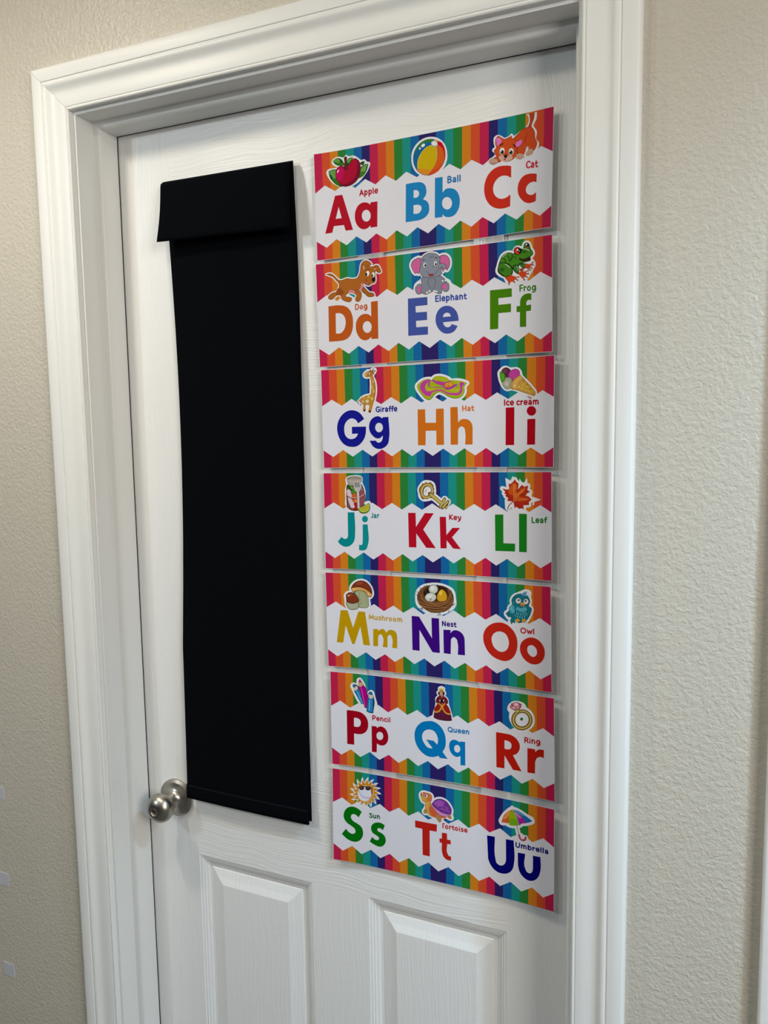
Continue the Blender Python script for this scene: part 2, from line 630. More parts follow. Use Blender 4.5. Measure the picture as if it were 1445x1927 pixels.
def spline(pts, closed=True, n=5):
    """pts = [(x, y, corner)] -> smooth polyline through them"""
    N = len(pts)
    tan = []
    for i, (x, y, c) in enumerate(pts):
        if c or (not closed and i in (0, N - 1)):
            tan.append(None)
            continue
        a, b = pts[(i - 1) % N], pts[(i + 1) % N]
        l1 = math.hypot(x - a[0], y - a[1]) or 1e-6
        l2 = math.hypot(b[0] - x, b[1] - y) or 1e-6
        tx = (x - a[0]) / l1 * l2 + (b[0] - x) / l2 * l1
        ty = (y - a[1]) / l1 * l2 + (b[1] - y) / l2 * l1
        d = math.hypot(tx, ty) or 1e-6
        tan.append((tx / d, ty / d))
    out = []
    for i in range(N if closed else N - 1):
        p, q = pts[i], pts[(i + 1) % N]
        t0, t1 = tan[i], tan[(i + 1) % N]
        out.append((p[0], p[1]))
        if t0 is None and t1 is None:
            continue
        L = math.hypot(q[0] - p[0], q[1] - p[1]) * 0.36
        h0 = (p[0] + t0[0] * L, p[1] + t0[1] * L) if t0 else (lerp(p[0], q[0], .33), lerp(p[1], q[1], .33))
        h1 = (q[0] - t1[0] * L, q[1] - t1[1] * L) if t1 else (lerp(p[0], q[0], .67), lerp(p[1], q[1], .67))
        for s in range(1, n):
            t = s / n
            m = 1 - t
            out.append(tuple(m ** 3 * p[d] + 3 * m * m * t * h0[d] + 3 * m * t * t * h1[d] + t ** 3 * q[d] for d in (0, 1)))
    if not closed:
        out.append((pts[-1][0], pts[-1][1]))
    return out


class Print:
    """flat print on one sheet, gathered in sheet millimetres, then laid on the bent sheet"""
    def __init__(self, k, base):
        self.k, self.base, self.layer = k, base, 0
        self.v, self.f, self.c = [], [], []

    def poly(self, conts, col):
        loops = [[Vector((x, y, 0)) for x, y in c] for c in conts]
        flat = [p for l in loops for p in l]
        n = len(self.v)
        z = self.base + self.layer * 0.022
        self.v += [(p.x, p.y, z) for p in flat]
        for t in tessellate_polygon(loops):
            a, b, c = (flat[i] for i in t)
            ar = (b.x - a.x) * (c.y - a.y) - (c.x - a.x) * (b.y - a.y)
            if abs(ar) < 1e-7:
                continue
            self.f.append([n + i for i in (t if ar > 0 else t[::-1])])
            self.c.append(col)
        self.layer += 1

    def union(self, pts, faces, col):
        """overlapping pieces -> one flat sheet without overlaps"""
        vo, _, fo, _, _, orig = delaunay_2d_cdt([Vector(p) for p in pts], [], faces, 1, 1e-4)
        n = len(self.v)
        z = self.base + self.layer * 0.022
        self.v += [(p.x, p.y, z) for p in vo]
        for f, o in zip(fo, orig):
            if o:
                self.f.append([n + i for i in f])
                self.c.append(col)
        self.layer += 1

    def stroke_pieces(self, line, w, closed=False):
        n = len(line)
        pts, faces = [], []
        for i in range(n if closed else n - 1):
            a, b = line[i], line[(i + 1) % n]
            dx, dy = b[0] - a[0], b[1] - a[1]
            d = math.hypot(dx, dy)
            if d < 1e-6:
                continue
            nx, ny = -dy / d * w / 2, dx / d * w / 2
            s = len(pts)
            pts += [(a[0] - nx, a[1] - ny), (b[0] - nx, b[1] - ny), (b[0] + nx, b[1] + ny), (a[0] + nx, a[1] + ny)]
            faces.append([s, s + 1, s + 2, s + 3])
        m = 8 if w < 3 else 12
        for a in line:
            s = len(pts)
            pts += [(a[0] + w / 2 * math.cos(2 * math.pi * q / m + .2), a[1] + w / 2 * math.sin(2 * math.pi * q / m + .2)) for q in range(m)]
            faces.append(list(range(s, s + m)))
        return pts, faces

    def stroke(self, line, w, col, closed):
        pts, faces = self.stroke_pieces(line, w, closed)
        self.union(pts, faces, col)

    def build(self, name, parent, origin, cut=True):
        bm = bmesh.new()
        lay = bm.loops.layers.float_color.new('ink')
        vs = [bm.verts.new(p) for p in self.v]
        for f, c in zip(self.f, self.c):
            try:
                face = bm.faces.new([vs[i] for i in f])
            except ValueError:
                continue
            for l in face.loops:
                l[lay] = (*c, 1)
        # trim what overhangs the sheet, then cut along the bends of the paper
        for co, no in (((0.3, 0, 0), (-1, 0, 0)), ((PW - .3, 0, 0), (1, 0, 0)), ((0, .3, 0), (0, -1, 0)), ((0, PH - .3, 0), (0, 1, 0))):
            g = bm.verts[:] + bm.edges[:] + bm.faces[:]
            bmesh.ops.bisect_plane(bm, geom=g, dist=1e-5, plane_co=co, plane_no=no, clear_outer=True)
        if bm.verts:
            x0, x1 = min(q.co.x for q in bm.verts), max(q.co.x for q in bm.verts)
            for i in range(1, NSEG):
                x = PW * i / NSEG
                if x0 < x < x1:
                    g = bm.verts[:] + bm.edges[:] + bm.faces[:]
                    bmesh.ops.bisect_plane(bm, geom=g, dist=1e-5, plane_co=(x, 0, 0), plane_no=(1, 0, 0))
        for q in bm.verts:
            p = sheet_point(self.k, q.co.x, q.co.y, q.co.z / 1000)
            q.co = (p[0] - origin[0], p[1] - origin[1], p[2] - origin[2])
        for f in bm.faces:
            f.normal_update()
            if f.normal.y > 0:
                f.normal_flip()
        me = bpy.data.meshes.new(name)
        bm.to_mesh(me)
        bm.free()
        me.materials.append(M_INK)
        o = bpy.data.objects.new(name, me)
        COL.objects.link(o)
        o.parent = parent
        return o


STRIPES = ['b61d48', 'c84a28', 'c8781a', '287832', '19877f', '0f5f9b', '281e5f']
ORDER = STRIPES + STRIPES + STRIPES[::-1] + STRIPES[::-1]


def zigzag(x, at_edge, at_mid):
    """11 teeth over the width, edge value at both ends"""
    t = (x / PW * 11) % 1.0
    f = abs(t - 0.5) * 2
    return at_mid + (at_edge - at_mid) * f


def border(k, parent, origin, top):
    pr = Print(k, 0.03)
    ve, vm = (55.4, 45.6) if top else (122.6, 133.0)
    edge = 0.45 if top else PH - 0.45
    zz = [PW * i / 22 for i in range(23)]
    for i, c in enumerate(ORDER):
        a, b = max(0.45, PW * i / 28), min(PW - 0.45, PW * (i + 1) / 28)
        xs = [a] + [x for x in zz if a + 1e-4 < x < b - 1e-4] + [b]
        line = [(x, zigzag(x, ve, vm)) for x in xs]
        pr.poly([[(a, edge), (b, edge)] + line[::-1]], ink(c))
        pr.layer = 0
    return pr.build('top_border' if top else 'bottom_border', parent, origin)


# heavy upright letters as centre lines: cap height 1, x-height 0.7, stroke 0.2
GLYPHS = {
    'A': ('.1,.1* .4,.9* .7,.1*;.22,.36* .58,.36*', .84), 'B': ('.12,.1* .12,.9* .36,.9 .54,.72 .36,.53* .12,.53*;.36,.53* .6,.33 .36,.1 .12,.1*', .76),
    'C': ('.66,.8* .45,.9 .22,.78 .12,.5 .22,.22 .45,.1 .66,.2*', .76), 'D': ('.12,.1* .12,.9* .36,.9 .6,.75 .68,.5 .6,.25 .36,.1 .12,.1*', .84),
    'E': ('.54,.9* .12,.9* .12,.1* .55,.1*;.12,.52* .5,.52*', .68), 'F': ('.52,.9* .12,.9* .12,.1*;.12,.5* .48,.5*', .62),
    'G': ('.68,.8* .45,.9 .22,.78 .12,.5 .22,.22 .45,.1 .7,.18* .7,.46* .48,.46*', .86), 'H': ('.12,.1* .12,.9*;.62,.1* .62,.9*;.12,.5* .62,.5*', .82),
    'I': ('.12,.1* .12,.9*', .32), 'J': ('.32,.9* .32,.3 .22,.1 .04,.12*', .5), 'K': ('.12,.1* .12,.9*;.58,.9* .2,.5* .62,.1*', .74),
    'L': ('.12,.9* .12,.1* .52,.1*', .62), 'M': ('.1,.1* .16,.9* .45,.25* .74,.9* .8,.1*', .96), 'N': ('.12,.1* .12,.9* .62,.1* .62,.9*', .82),
    'O': ('.45,.9 .2,.78 .11,.5 .2,.22 .45,.1 .7,.22 .79,.5 .7,.78 .45,.9', .96), 'P': ('.12,.1* .12,.9* .38,.9 .58,.67 .38,.44 .12,.44*', .72),
    'Q': ('.45,.9 .2,.78 .11,.5 .2,.22 .45,.1 .7,.22 .79,.5 .7,.78 .45,.9;.52,.28* .8,.02*', .96),
    'R': ('.12,.1* .12,.9* .36,.9 .56,.7 .36,.48 .12,.48*;.34,.48* .6,.1*', .74), 'S': ('.52,.82* .34,.9 .14,.76 .3,.54 .5,.42 .54,.24 .34,.1 .1,.2*', .68),
    'T': ('.06,.9* .6,.9*;.33,.9* .33,.1*', .66), 'U': ('.12,.9* .12,.4 .22,.15 .37,.1 .52,.15 .62,.4 .62,.9*', .8),
    'a': ('.12,.56* .3,.68 .46,.48* .46,.1*;.46,.38* .22,.36 .1,.22 .24,.1 .46,.22*', .66), 'b': ('.12,.9* .12,.1*;.12,.36 .32,.68 .54,.36 .32,.1 .12,.36', .7),
    'c': ('.46,.56* .3,.68 .1,.36 .3,.1 .46,.16*', .58), 'e': ('.1,.38* .54,.38* .5,.56 .32,.68 .1,.36 .3,.1 .5,.16*', .68),
    'f': ('.42,.88* .26,.88 .2,.7 .2,.1*;.06,.58* .38,.58*', .46), 'g': ('.52,.68* .52,-.02 .34,-.18 .12,-.12*;.52,.36 .34,.68 .1,.36 .34,.1 .52,.36', .72),
    'h': ('.12,.9* .12,.1*;.12,.44* .3,.68 .5,.46 .5,.1*', .7), 'i': ('.12,.58* .12,.1*;.12,.86* .125,.86*', .32), 'l': ('.12,.9* .12,.1*', .32),
    'm': ('.12,.68* .12,.1*;.12,.46* .3,.68 .46,.46 .46,.1*;.46,.46* .64,.68 .8,.46 .8,.1*', 1.0), 'n': ('.12,.68* .12,.1*;.12,.44* .3,.68 .5,.46 .5,.1*', .7),
    'o': ('.32,.68 .1,.36 .32,.1 .54,.36 .32,.68', .72), 'p': ('.12,.68* .12,-.2*;.12,.36 .32,.68 .54,.36 .32,.1 .12,.36', .72),
    'r': ('.12,.68* .12,.1*;.12,.42* .24,.6 .4,.6*', .5), 's': ('.42,.56* .26,.68 .13,.5 .3,.38 .43,.24 .28,.1 .1,.16*', .58),
    't': ('.2,.82* .2,.26 .28,.1 .42,.12*;.06,.58* .4,.58*', .5), 'u': ('.12,.68* .12,.26 .26,.1 .44,.2 .5,.34*;.5,.68* .5,.1*', .7),
    'w': ('.08,.68* .24,.1* .42,.55* .6,.1* .76,.68*', .9), 'y': ('.08,.68* .3,.12*;.54,.68* .26,-.12 .08,-.18*', .66)}

# drawn print: sheet millimetres x 10; F fill, K open line, G closed line, * marks a corner
ART = """
@A 0 apple Apple 694,680 992,681 75 aa0a24
p W F 194,260 310,235 370,237* 293,188 273,145 324,95 388,89 466,108 499,81 540,104 624,109 692,152 737,187 792,188 824,221 874,245 858,311 787,404 711,469 608,518 514,529 412,514 312,464 223,370
p 144614 F 221,268* 282,252 350,266 371,342 387,433 431,505 367,488 294,429 241,356
p 5f9646 F 235,274 290,261 341,272 330,336 319,391 270,336
p 286e0a F 277,386 333,393 385,482 313,431
p 144614 F 713,228* 746,213 792,212* 777,254 735,255
p 144614 F 850,257* 781,258 725,290 694,430 740,421 816,352
p 649b4b F 837,261* 786,271 739,300 728,355 793,357 817,304
p 2d780a F 728,359 788,360 741,413 708,424
p 6e0028 F 330,320 351,249 403,220 495,238 561,196 622,149 691,180 726,266 719,369 665,458 589,503 515,517 440,506 377,448 338,378
p a5002d F 335,320 360,255 412,226 494,262 561,208 618,160 668,188 679,283 654,375 600,440 516,472 432,472 369,423 338,361
p b90055 F 335,328 360,259 411,242 466,274 455,337 425,406 369,415 341,362
p ffffff F 359,303 373,273 385,269 377,294 363,310
p 6e001e K 8 457,265 493,285 535,281
p 144614 F 292,139* 351,107 415,121 459,176 472,210 412,218 339,191
p 5a963c F 302,141 351,115 396,130 404,172 340,163
p 2d730f F 349,176 404,176 463,197 458,212 403,210
p 144614 F 614,131* 544,137 506,175 495,246 551,214 589,172
p 5f9b41 F 604,138* 553,144 520,173 533,199 571,173
p 551e23 F 482,107 503,102 515,120 506,183 503,280 484,277 478,179
C aa0823 F 313,619* 427,620* 583,1128* 466,1125* 440,1043* 281,1039* 253,1129* 141,1130* / 365,778* 408,942* 313,942*
s aa0823 F 870,788* 979,789* 969,1136* 862,1134* 861,1104* 821,1132 750,1142 685,1110 636,1043 617,946 636,859 689,793 769,774 829,790 865,817* / 868,971 862,1001 846,1025 823,1040 797,1042 770,1032 748,1012 733,983 729,952 735,921 751,897 774,883 801,880 827,890 849,911 864,939
@B 0 ball Ball 2032,710 2225,716 81 1e6eaa
p W F 1784,55 1896,90 1985,172 2031,299 2020,428 1954,525 1859,576 1737,564 1615,525 1537,435 1505,304 1518,204 1576,121 1681,62
p 0f5f96 F 1793,84 1887,117 1963,188 2005,303 1992,408 1937,492 1842,550 1737,559 1633,513 1564,431 1531,316 1544,225 1593,147 1680,92
p 32781e F 1539,263* 1584,161 1663,101 1758,81 1836,100* 1810,119 1724,115 1636,147 1575,206
p d2b93c F 1801,164* 1723,185 1653,243 1600,335 1594,467* 1651,519 1729,555* 1799,500 1860,417 1886,329 1878,200*
p c3a500 F 1805,172* 1727,195 1662,252 1613,337 1601,429* 1669,460 1799,492* 1853,416 1877,327 1869,202*
p d2821e F 1597,436* 1669,460 1799,491* 1729,551* 1651,519 1594,467*
p cd5a14 F 1887,178* 1946,216 1984,284 1988,384 1954,448 1894,492 1799,500* 1860,417 1890,329 1882,205*
p c84619 F 1807,494* 1894,485 1962,434 1937,492 1842,550 1737,559*
p be0019 F 1887,140* 1921,141 1980,206 2005,303 2001,371 1971,451* 1988,384 1984,291 1946,216 1891,179*
p c8b45a F 1831,102* 1887,117 1895,138 1853,123*
p aaa5a0 F 1896,183 1889,194 1876,200 1859,201 1840,196 1824,187 1811,174 1805,159 1805,146 1813,135 1826,129 1843,128 1861,133 1877,142 1890,155 1896,170
p e1dfdc F 1888,170 1882,179 1870,184 1854,184 1837,179 1821,170 1809,158 1803,146 1803,134 1809,125 1821,121 1837,121 1854,125 1870,134 1882,146 1888,158
p ffffff F 1707,136 1710,149 1702,162 1686,171 1669,172 1656,165 1653,153 1661,140 1677,131 1694,129
p ffffff F 1648,186 1645,193 1638,197 1629,195 1621,189 1619,181 1622,174 1629,170 1638,172 1646,178
C 197db9 F 1418,622* 1570,622 1632,628 1693,663 1723,730 1718,808 1676,864* 1735,901 1765,980 1751,1064 1698,1112 1609,1137* 1409,1135* / 1534,723* 1583,728 1616,769 1599,817 1533,826* / 1530,923* 1594,925 1647,958 1646,1002 1610,1038 1529,1038*
s 197db9 F 1852,608* 1964,611* 1963,818* 2004,781 2081,779 2149,811 2200,889 2213,976 2192,1073 2132,1142 2063,1157 2003,1143 1960,1106* 1960,1141* 1847,1139* / 2100,980 2095,1010 2079,1034 2055,1049 2027,1051 2000,1040 1976,1019 1960,990 1955,958 1960,928 1976,904 2000,889 2028,887 2056,898 2079,919 2095,948
@C 0 cat Cat 3132,705 3298,716 83 c31e32
p W F 2614,516* 2635,486 2692,477 2703,430* 2666,386 2682,359 2703,355* 2686,292 2697,219 2738,203 2786,221 2835,260* 2899,243 2931,221 2963,255 2995,247* 3066,202 3136,165 3159,118 3154,59 3130,24* 3267,21* 3264,96 3219,182* 3271,265 3266,359 3302,410 3288,481 3230,543* 3008,560 2847,568 2684,566
p 8c3212 F 2956,295 3019,240 3081,194 3144,182 3192,192 3244,267 3253,342 3278,406 3264,461 3221,501 3165,471 3141,430 3126,468 3087,527 3023,507 2989,408
p c3461a F 2960,303 3023,248 3086,202 3148,191 3190,199 3239,266 3248,341 3272,404 3258,459 3219,493 3165,464 3139,422 3122,463 3083,519 3024,500 2993,409
p 963214 F 3148,191* 3175,121 3170,55 3160,22* 3237,19* 3230,89 3201,170 3196,206*
p b43c19 F 3156,192* 3181,123 3177,56 3169,27* 3228,22* 3223,88 3193,169 3190,205*
p 8c3212 F 2710,252* 2742,219 2795,247 2835,273 2891,261 2933,248* 2940,280 2956,291 3004,324 3088,327* 3057,395 3025,411 3011,490 2971,542 2895,567 2831,556 2777,522 2726,475 2689,392* 2721,366 2708,311
p c84b1c F 2718,253* 2746,226 2795,254 2835,280 2891,269 2927,256* 2936,287 2956,298 3004,331 3081,333* 3051,388 3019,405 3004,484 2966,535 2895,560 2831,548 2783,517 2734,472 2699,393* 2730,369 2716,313
p d773c3 F 2726,243 2762,246 2795,290 2771,323 2743,340 2726,292
p d773c3 F 3080,330* 3028,334 2989,364 3005,404 3045,397 3072,365
p b44114 F 2684,494 2765,494 2798,533 2725,554
p 9b6e5a F 2625,525 2649,496 2700,494 2746,519 2749,552 2709,571 2650,559
p be9682 F 2633,527 2654,503 2700,502 2738,522 2741,548 2707,562 2655,551
p be9682 F 2991,535 3023,496 3079,507 3107,542 3080,566 3024,563
p be9682 F 3127,531 3142,489 3181,463 3221,479 3225,520 3182,541
p d7cdcd F 3142,474* 3142,417* 3157,440* 3179,430*
p c8a08c F 2757,492 2789,472 2846,493 2894,495 2947,512 2943,548 2895,562 2831,554 2773,525
p 14100f F 2832,485 2870,483 2876,506 2850,518
p b43c50 F 2830,526 2859,531 2847,546
p e1e1e1 F 2838,433 2834,449 2824,460 2812,466 2798,466 2786,458 2776,445 2771,429 2771,412 2776,396 2785,384 2798,378 2811,379 2823,386 2833,399 2838,416
p e1e1e1 F 2962,463 2957,479 2948,491 2936,496 2922,496 2910,488 2900,476 2895,459 2895,442 2900,426 2909,415 2921,409 2935,410 2947,417 2956,430 2962,446
p 465f5a F 2829,439 2825,455 2813,463 2798,461 2785,448 2781,431 2785,415 2797,407 2812,409 2824,422
p 465f5a F 2952,466 2947,482 2934,490 2919,487 2905,474 2900,456 2905,441 2918,433 2934,436 2947,448
p 0a0a0a F 2827,433 2823,445 2815,451 2804,449 2795,439 2791,427 2794,415 2803,409 2814,411 2823,420
p 0a0a0a F 2941,459 2938,470 2929,476 2918,474 2909,465 2906,452 2909,440 2918,435 2929,437 2938,446
p ffffff F 2804,420 2801,425 2795,425 2790,420 2790,414 2795,412 2801,414
p ffffff F 2924,446 2921,451 2915,451 2910,447 2910,441 2915,438 2921,441
p 2d1408 K 13 2775,344 2796,335 2818,328
p 2d1408 K 13 2957,365 2973,383 2988,401
p 8c3212 K 5 3146,262 3123,309 3116,374
p 8c3212 K 5 3010,412 2998,454 3023,489
p 8c6450 K 4 2668,537 2672,556
p 8c6450 K 4 2700,542 2705,564
p 8c6450 K 4 3039,544 3044,563
C be2a19 F 2931,634* 2933,782* 2865,744 2792,739 2723,780 2686,857 2688,918 2721,984 2787,1026 2853,1028 2925,994* 2923,1145* 2838,1158 2748,1146 2665,1104 2594,1017 2560,898 2571,778 2628,673 2718,617 2823,609 2896,622
s be2a19 F 3280,795* 3279,898* 3229,884 3173,902 3138,955 3143,1001 3176,1036 3224,1048 3277,1024* 3273,1135* 3218,1148 3146,1136 3076,1079 3031,997 3025,921 3048,843 3103,789 3171,775 3235,782
@D 1 dog Dog 598,710 798,709 73 b9501e
p W G 40 166,161* 227,156 290,197 362,263 418,264 484,249 577,265 653,253 683,210 704,154 716,81 755,35 802,28 856,54 883,90* 845,103 891,124 938,112 975,112 1010,161 1022,212 989,217 944,187 933,236 936,294 920,350 874,354 845,376 789,366 744,341 713,405 693,436 710,488 698,554 669,589 622,584 609,546 634,506 588,468 514,453 495,460 455,499 511,516 553,541 537,577 452,570 389,527 372,479 306,477 258,516 202,524 180,493 204,461 261,431 308,427 348,380 360,313 324,268 262,203 207,178
p W G 40 732,390 787,437 841,483 897,497 909,531 867,544 811,535 766,493 716,447
p 9b5a1c F 732,390 787,437 841,483 897,497 909,531 867,544 811,535 766,493 716,447
p 6e3c14 G 7 732,390 787,437 841,483 897,497 909,531 867,544 811,535 766,493 716,447
p a55f1e F 166,161* 227,156 290,197 362,263 418,264 484,249 577,265 653,253 683,210 704,154 716,81 755,35 802,28 856,54 883,90* 845,103 891,124 938,112 975,112 1010,161 1022,212 989,217 944,187 933,236 936,294 920,350 874,354 845,376 789,366 744,341 713,405 693,436 710,488 698,554 669,589 622,584 609,546 634,506 588,468 514,453 495,460 455,499 511,516 553,541 537,577 452,570 389,527 372,479 306,477 258,516 202,524 180,493 204,461 261,431 308,427 348,380 360,313 324,268 262,203 207,178
p 6e3c14 G 7 166,161* 227,156 290,197 362,263 418,264 484,249 577,265 653,253 683,210 704,154 716,81 755,35 802,28 856,54 883,90* 845,103 891,124 938,112 975,112 1010,161 1022,212 989,217 944,187 933,236 936,294 920,350 874,354 845,376 789,366 744,341 713,405 693,436 710,488 698,554 669,589 622,584 609,546 634,506 588,468 514,453 495,460 455,499 511,516 553,541 537,577 452,570 389,527 372,479 306,477 258,516 202,524 180,493 204,461 261,431 308,427 348,380 360,313 324,268 262,203 207,178
p cd8291 F 515,416* 590,427 600,469 551,463 507,453
p cd8291 F 716,337 745,351 724,406 681,441 673,434 702,395
p 8c4614 F 357,372 403,401 429,446 410,469 363,474 316,470 308,435
p 6e3c14 K 6 553,423 590,418 637,439 656,424
p d29691 F 772,120 770,139 763,150 757,150 751,137 750,117 753,98 759,87 766,88 771,100
p 6e3c14 K 6 726,73 781,100 864,106
p 6e3c14 K 6 937,129 954,172 990,208
p d29691 F 953,169 948,172 939,172 930,168 923,161 922,155 928,152 937,152 946,156 953,162
p ebebeb F 844,217 839,231 831,242 821,248 811,248 802,243 795,234 792,220 793,206 798,192 805,181 815,175 826,175 835,180 842,189 845,203
p ebebeb F 927,242 922,254 915,264 906,270 897,270 889,266 883,257 880,245 881,231 885,219 892,209 901,204 910,203 919,208 925,217 927,229
p 0a0a0a F 810,223 807,236 800,244 792,243 786,234 784,220 787,207 793,199 801,200 808,209
p 0a0a0a F 902,246 899,259 894,266 888,265 883,257 881,244 884,232 889,225 895,225 900,234
p 0a0a0a F 934,306 928,323 915,332 899,331 886,319 882,301 888,284 901,274 917,276 929,288
p 501914 K 8 790,289 800,322 832,359
p be5f69 F 793,322 818,340 822,357 801,348
p 5a320f K 8 808,161 825,150 845,156
C b45214 F 176,622* 357,621 431,636 504,688 548,776 558,887 539,1004 489,1085 411,1126 335,1134 164,1135* / 286,732* 352,734 407,765 437,827 437,903 408,977 359,1021 279,1024*
s b45214 F 855,612* 962,610* 953,1143* 846,1142* 845,1110* 799,1141 742,1153 677,1128 622,1056 600,953 621,858 680,795 765,777 821,794 852,822* / 853,971 846,1002 830,1028 807,1045 780,1049 753,1041 731,1021 716,992 712,960 719,928 735,902 759,886 786,882 812,890 834,910 849,938
@E 1 elephant Elephant 1841,707 2306,711 78 32469b
p W G 54 1490,159 1513,113 1567,83 1621,77 1647,96 1645,144 1626,206 1615,285 1597,299 1571,281 1553,291 1536,277 1506,225
p W G 54 1917,94 1969,76 2021,90 2062,142 2070,198 2052,260 2017,292 2000,254 1965,302 1952,289 1944,240
p W G 54 1646,112 1682,68 1745,39 1814,39 1883,67 1921,119 1920,190 1950,193 1935,279 1943,319 1912,348 1955,376 1988,412 2048,450 2051,537 1994,581 1933,590 1863,579 1767,566 1705,584 1608,579 1547,513 1558,449 1648,385 1667,343 1633,295 1625,230 1645,176
p 5a5a69 F 1490,159 1513,113 1567,83 1621,77 1651,96 1645,144 1626,206 1615,285 1597,299 1571,281 1553,291 1536,277 1506,225
p c85f96 F 1499,164 1522,121 1567,93 1620,86 1642,103 1636,159 1619,221 1609,285 1596,293 1573,269 1555,282 1538,269 1513,222
p 5a5a69 F 1913,94 1969,76 2021,90 2062,142 2070,198 2052,260 2017,292 2000,254 1965,302 1952,289 1944,240
p c85f96 F 1924,103 1969,86 2017,99 2054,146 2060,197 2043,253 2017,280 2000,243 1967,290 1958,283 1953,233
p 4b4d5a F 1670,518 1660,545 1642,567 1619,578 1593,579 1570,568 1553,547 1544,519 1544,490 1554,462 1572,441 1596,429 1621,429 1644,440 1661,461 1670,488
p 7d8291 F 1663,516 1654,542 1638,561 1617,572 1595,572 1574,562 1559,543 1550,518 1551,491 1560,466 1576,446 1597,436 1620,435 1640,445 1655,464 1663,489
p c85f96 F 1655,512 1651,529 1643,542 1630,550 1615,552 1600,548 1587,537 1579,522 1577,505 1580,489 1589,475 1602,467 1617,465 1632,470 1644,481 1652,496
p 4b4d5a F 2054,508 2053,537 2043,562 2026,578 2005,584 1982,578 1962,562 1948,537 1941,508 1942,479 1953,454 1969,438 1991,432 2013,438 2033,455 2047,479
p 7d8291 F 2047,508 2046,535 2037,557 2023,572 2004,578 1985,572 1967,557 1954,535 1948,508 1949,481 1958,459 1973,444 1991,439 2011,444 2028,459 2041,482
p c85f96 F 2021,510 2018,527 2009,540 1997,548 1982,550 1968,545 1955,534 1948,520 1945,503 1948,487 1957,474 1969,466 1984,464 1998,468 2010,479 2018,494
p 4b4d5a F 1645,353 1676,336 1755,336 1895,334 1955,372 1994,412 2005,457 1954,480 1946,559 1937,595 1863,585 1820,557 1767,572 1705,590 1649,567 1643,449
p 7d8291 F 1652,357 1677,342 1755,342 1895,341 1951,378 1987,415 1998,452 1947,476 1940,555 1931,588 1865,578 1820,550 1766,564 1705,583 1655,562 1650,450
p 4b4d5a F 1639,111 1677,62 1743,32 1814,33 1887,62 1928,116 1926,186 1954,190 2006,212 2020,240 1995,276 1964,261 1952,249 1941,281 1950,322 1915,355 1842,363 1789,374 1735,360 1670,349 1626,296 1618,229 1637,175
p 828796 F 1646,112 1682,68 1745,39 1814,39 1883,67 1921,119 1919,192 1950,195 2001,217 2013,240 1991,269 1966,254 1949,242 1934,279 1943,319 1912,348 1842,357 1789,367 1737,354 1676,344 1633,295 1625,230 1645,176
p 4b4d5a K 6 1754,376 1740,427 1752,476 1782,515
p 4b4d5a K 6 1837,380 1851,438 1834,500 1812,530
p 46282d F 1754,316 1790,328 1827,323 1818,346 1790,353 1765,341
p b42832 F 1768,328 1821,331 1807,347 1781,346
p 4b4d5a K 5 1717,264 1743,299 1790,324 1843,321 1878,289 1914,249 1957,243
p 4b4d5a K 5 1806,209 1828,220 1845,212
p ebebeb F 1724,191 1716,209 1703,217 1689,214 1680,200 1679,181 1687,163 1700,155 1714,158 1723,172
p ebebeb F 1878,189 1871,207 1858,216 1846,212 1837,199 1837,180 1844,162 1856,154 1869,157 1877,170
p 0a0a0a F 1721,190 1718,202 1710,210 1701,209 1694,200 1691,186 1694,174 1702,166 1711,167 1718,176
p 0a0a0a F 1874,191 1872,203 1865,210 1857,209 1851,201 1848,188 1851,177 1858,170 1866,171 1872,179
p ffffff F 1707,179 1705,183 1700,183 1697,180 1697,175 1701,172 1705,174
p ffffff F 1862,181 1860,185 1856,186 1853,182 1853,178 1856,175 1861,177
p 2d2d37 K 8 1670,124 1681,114 1697,111
p 2d2d37 K 8 1855,105 1869,102 1886,113
p 4b4d5a K 5 1773,70 1783,85 1793,95
p 4b4d5a K 5 1824,68 1812,86 1796,95
p f0f0eb F 1571,453 1567,461 1562,464 1557,463 1553,457 1553,449 1557,441 1562,438 1568,439 1571,445
p f0f0eb F 1604,431 1599,439 1589,440 1582,433 1582,424 1590,418 1599,421
p f0f0eb F 1644,431 1640,439 1630,440 1622,433 1623,424 1631,418 1640,422
p f0f0eb F 1971,431 1966,440 1957,441 1949,434 1949,424 1957,419 1967,422
p f0f0eb F 2015,430 2012,436 2006,438 1998,438 1991,434 1989,428 1991,422 1998,420 2006,420 2012,424
p f0f0eb F 2046,451 2044,458 2039,462 2032,462 2027,457 2026,449 2028,442 2033,438 2039,438 2044,443
p f0f0eb F 1744,562 1743,569 1737,575 1726,578 1716,576 1711,570 1712,563 1719,557 1729,555 1739,557
p f0f0eb F 1776,548 1777,556 1772,563 1764,565 1755,561 1750,554 1750,546 1754,539 1763,537 1771,541
p f0f0eb F 1846,560 1841,566 1832,568 1824,565 1820,557 1820,549 1826,543 1834,541 1842,545 1847,552
p f0f0eb F 1882,572 1877,577 1867,577 1857,572 1850,565 1850,558 1856,553 1865,553 1875,557 1882,565
C 3e509b F 1430,621* 1724,624* 1724,735* 1543,736* 1545,823* 1714,826* 1714,939* 1545,940* 1547,1028* 1724,1031* 1721,1142* 1422,1139*
s 3e509b F 2180,989* 1950,991* 1963,1030 2001,1061 2045,1060 2080,1025* 2164,1059* 2113,1126 2034,1152 1973,1146 1896,1093 1849,1009 1843,911 1875,833 1946,779 2024,772 2101,805 2156,873 2176,939 / 1949,920* 1966,881 2010,865 2052,885 2067,920*
@F 1 frog Frog 3043,684 3274,690 78 41781e
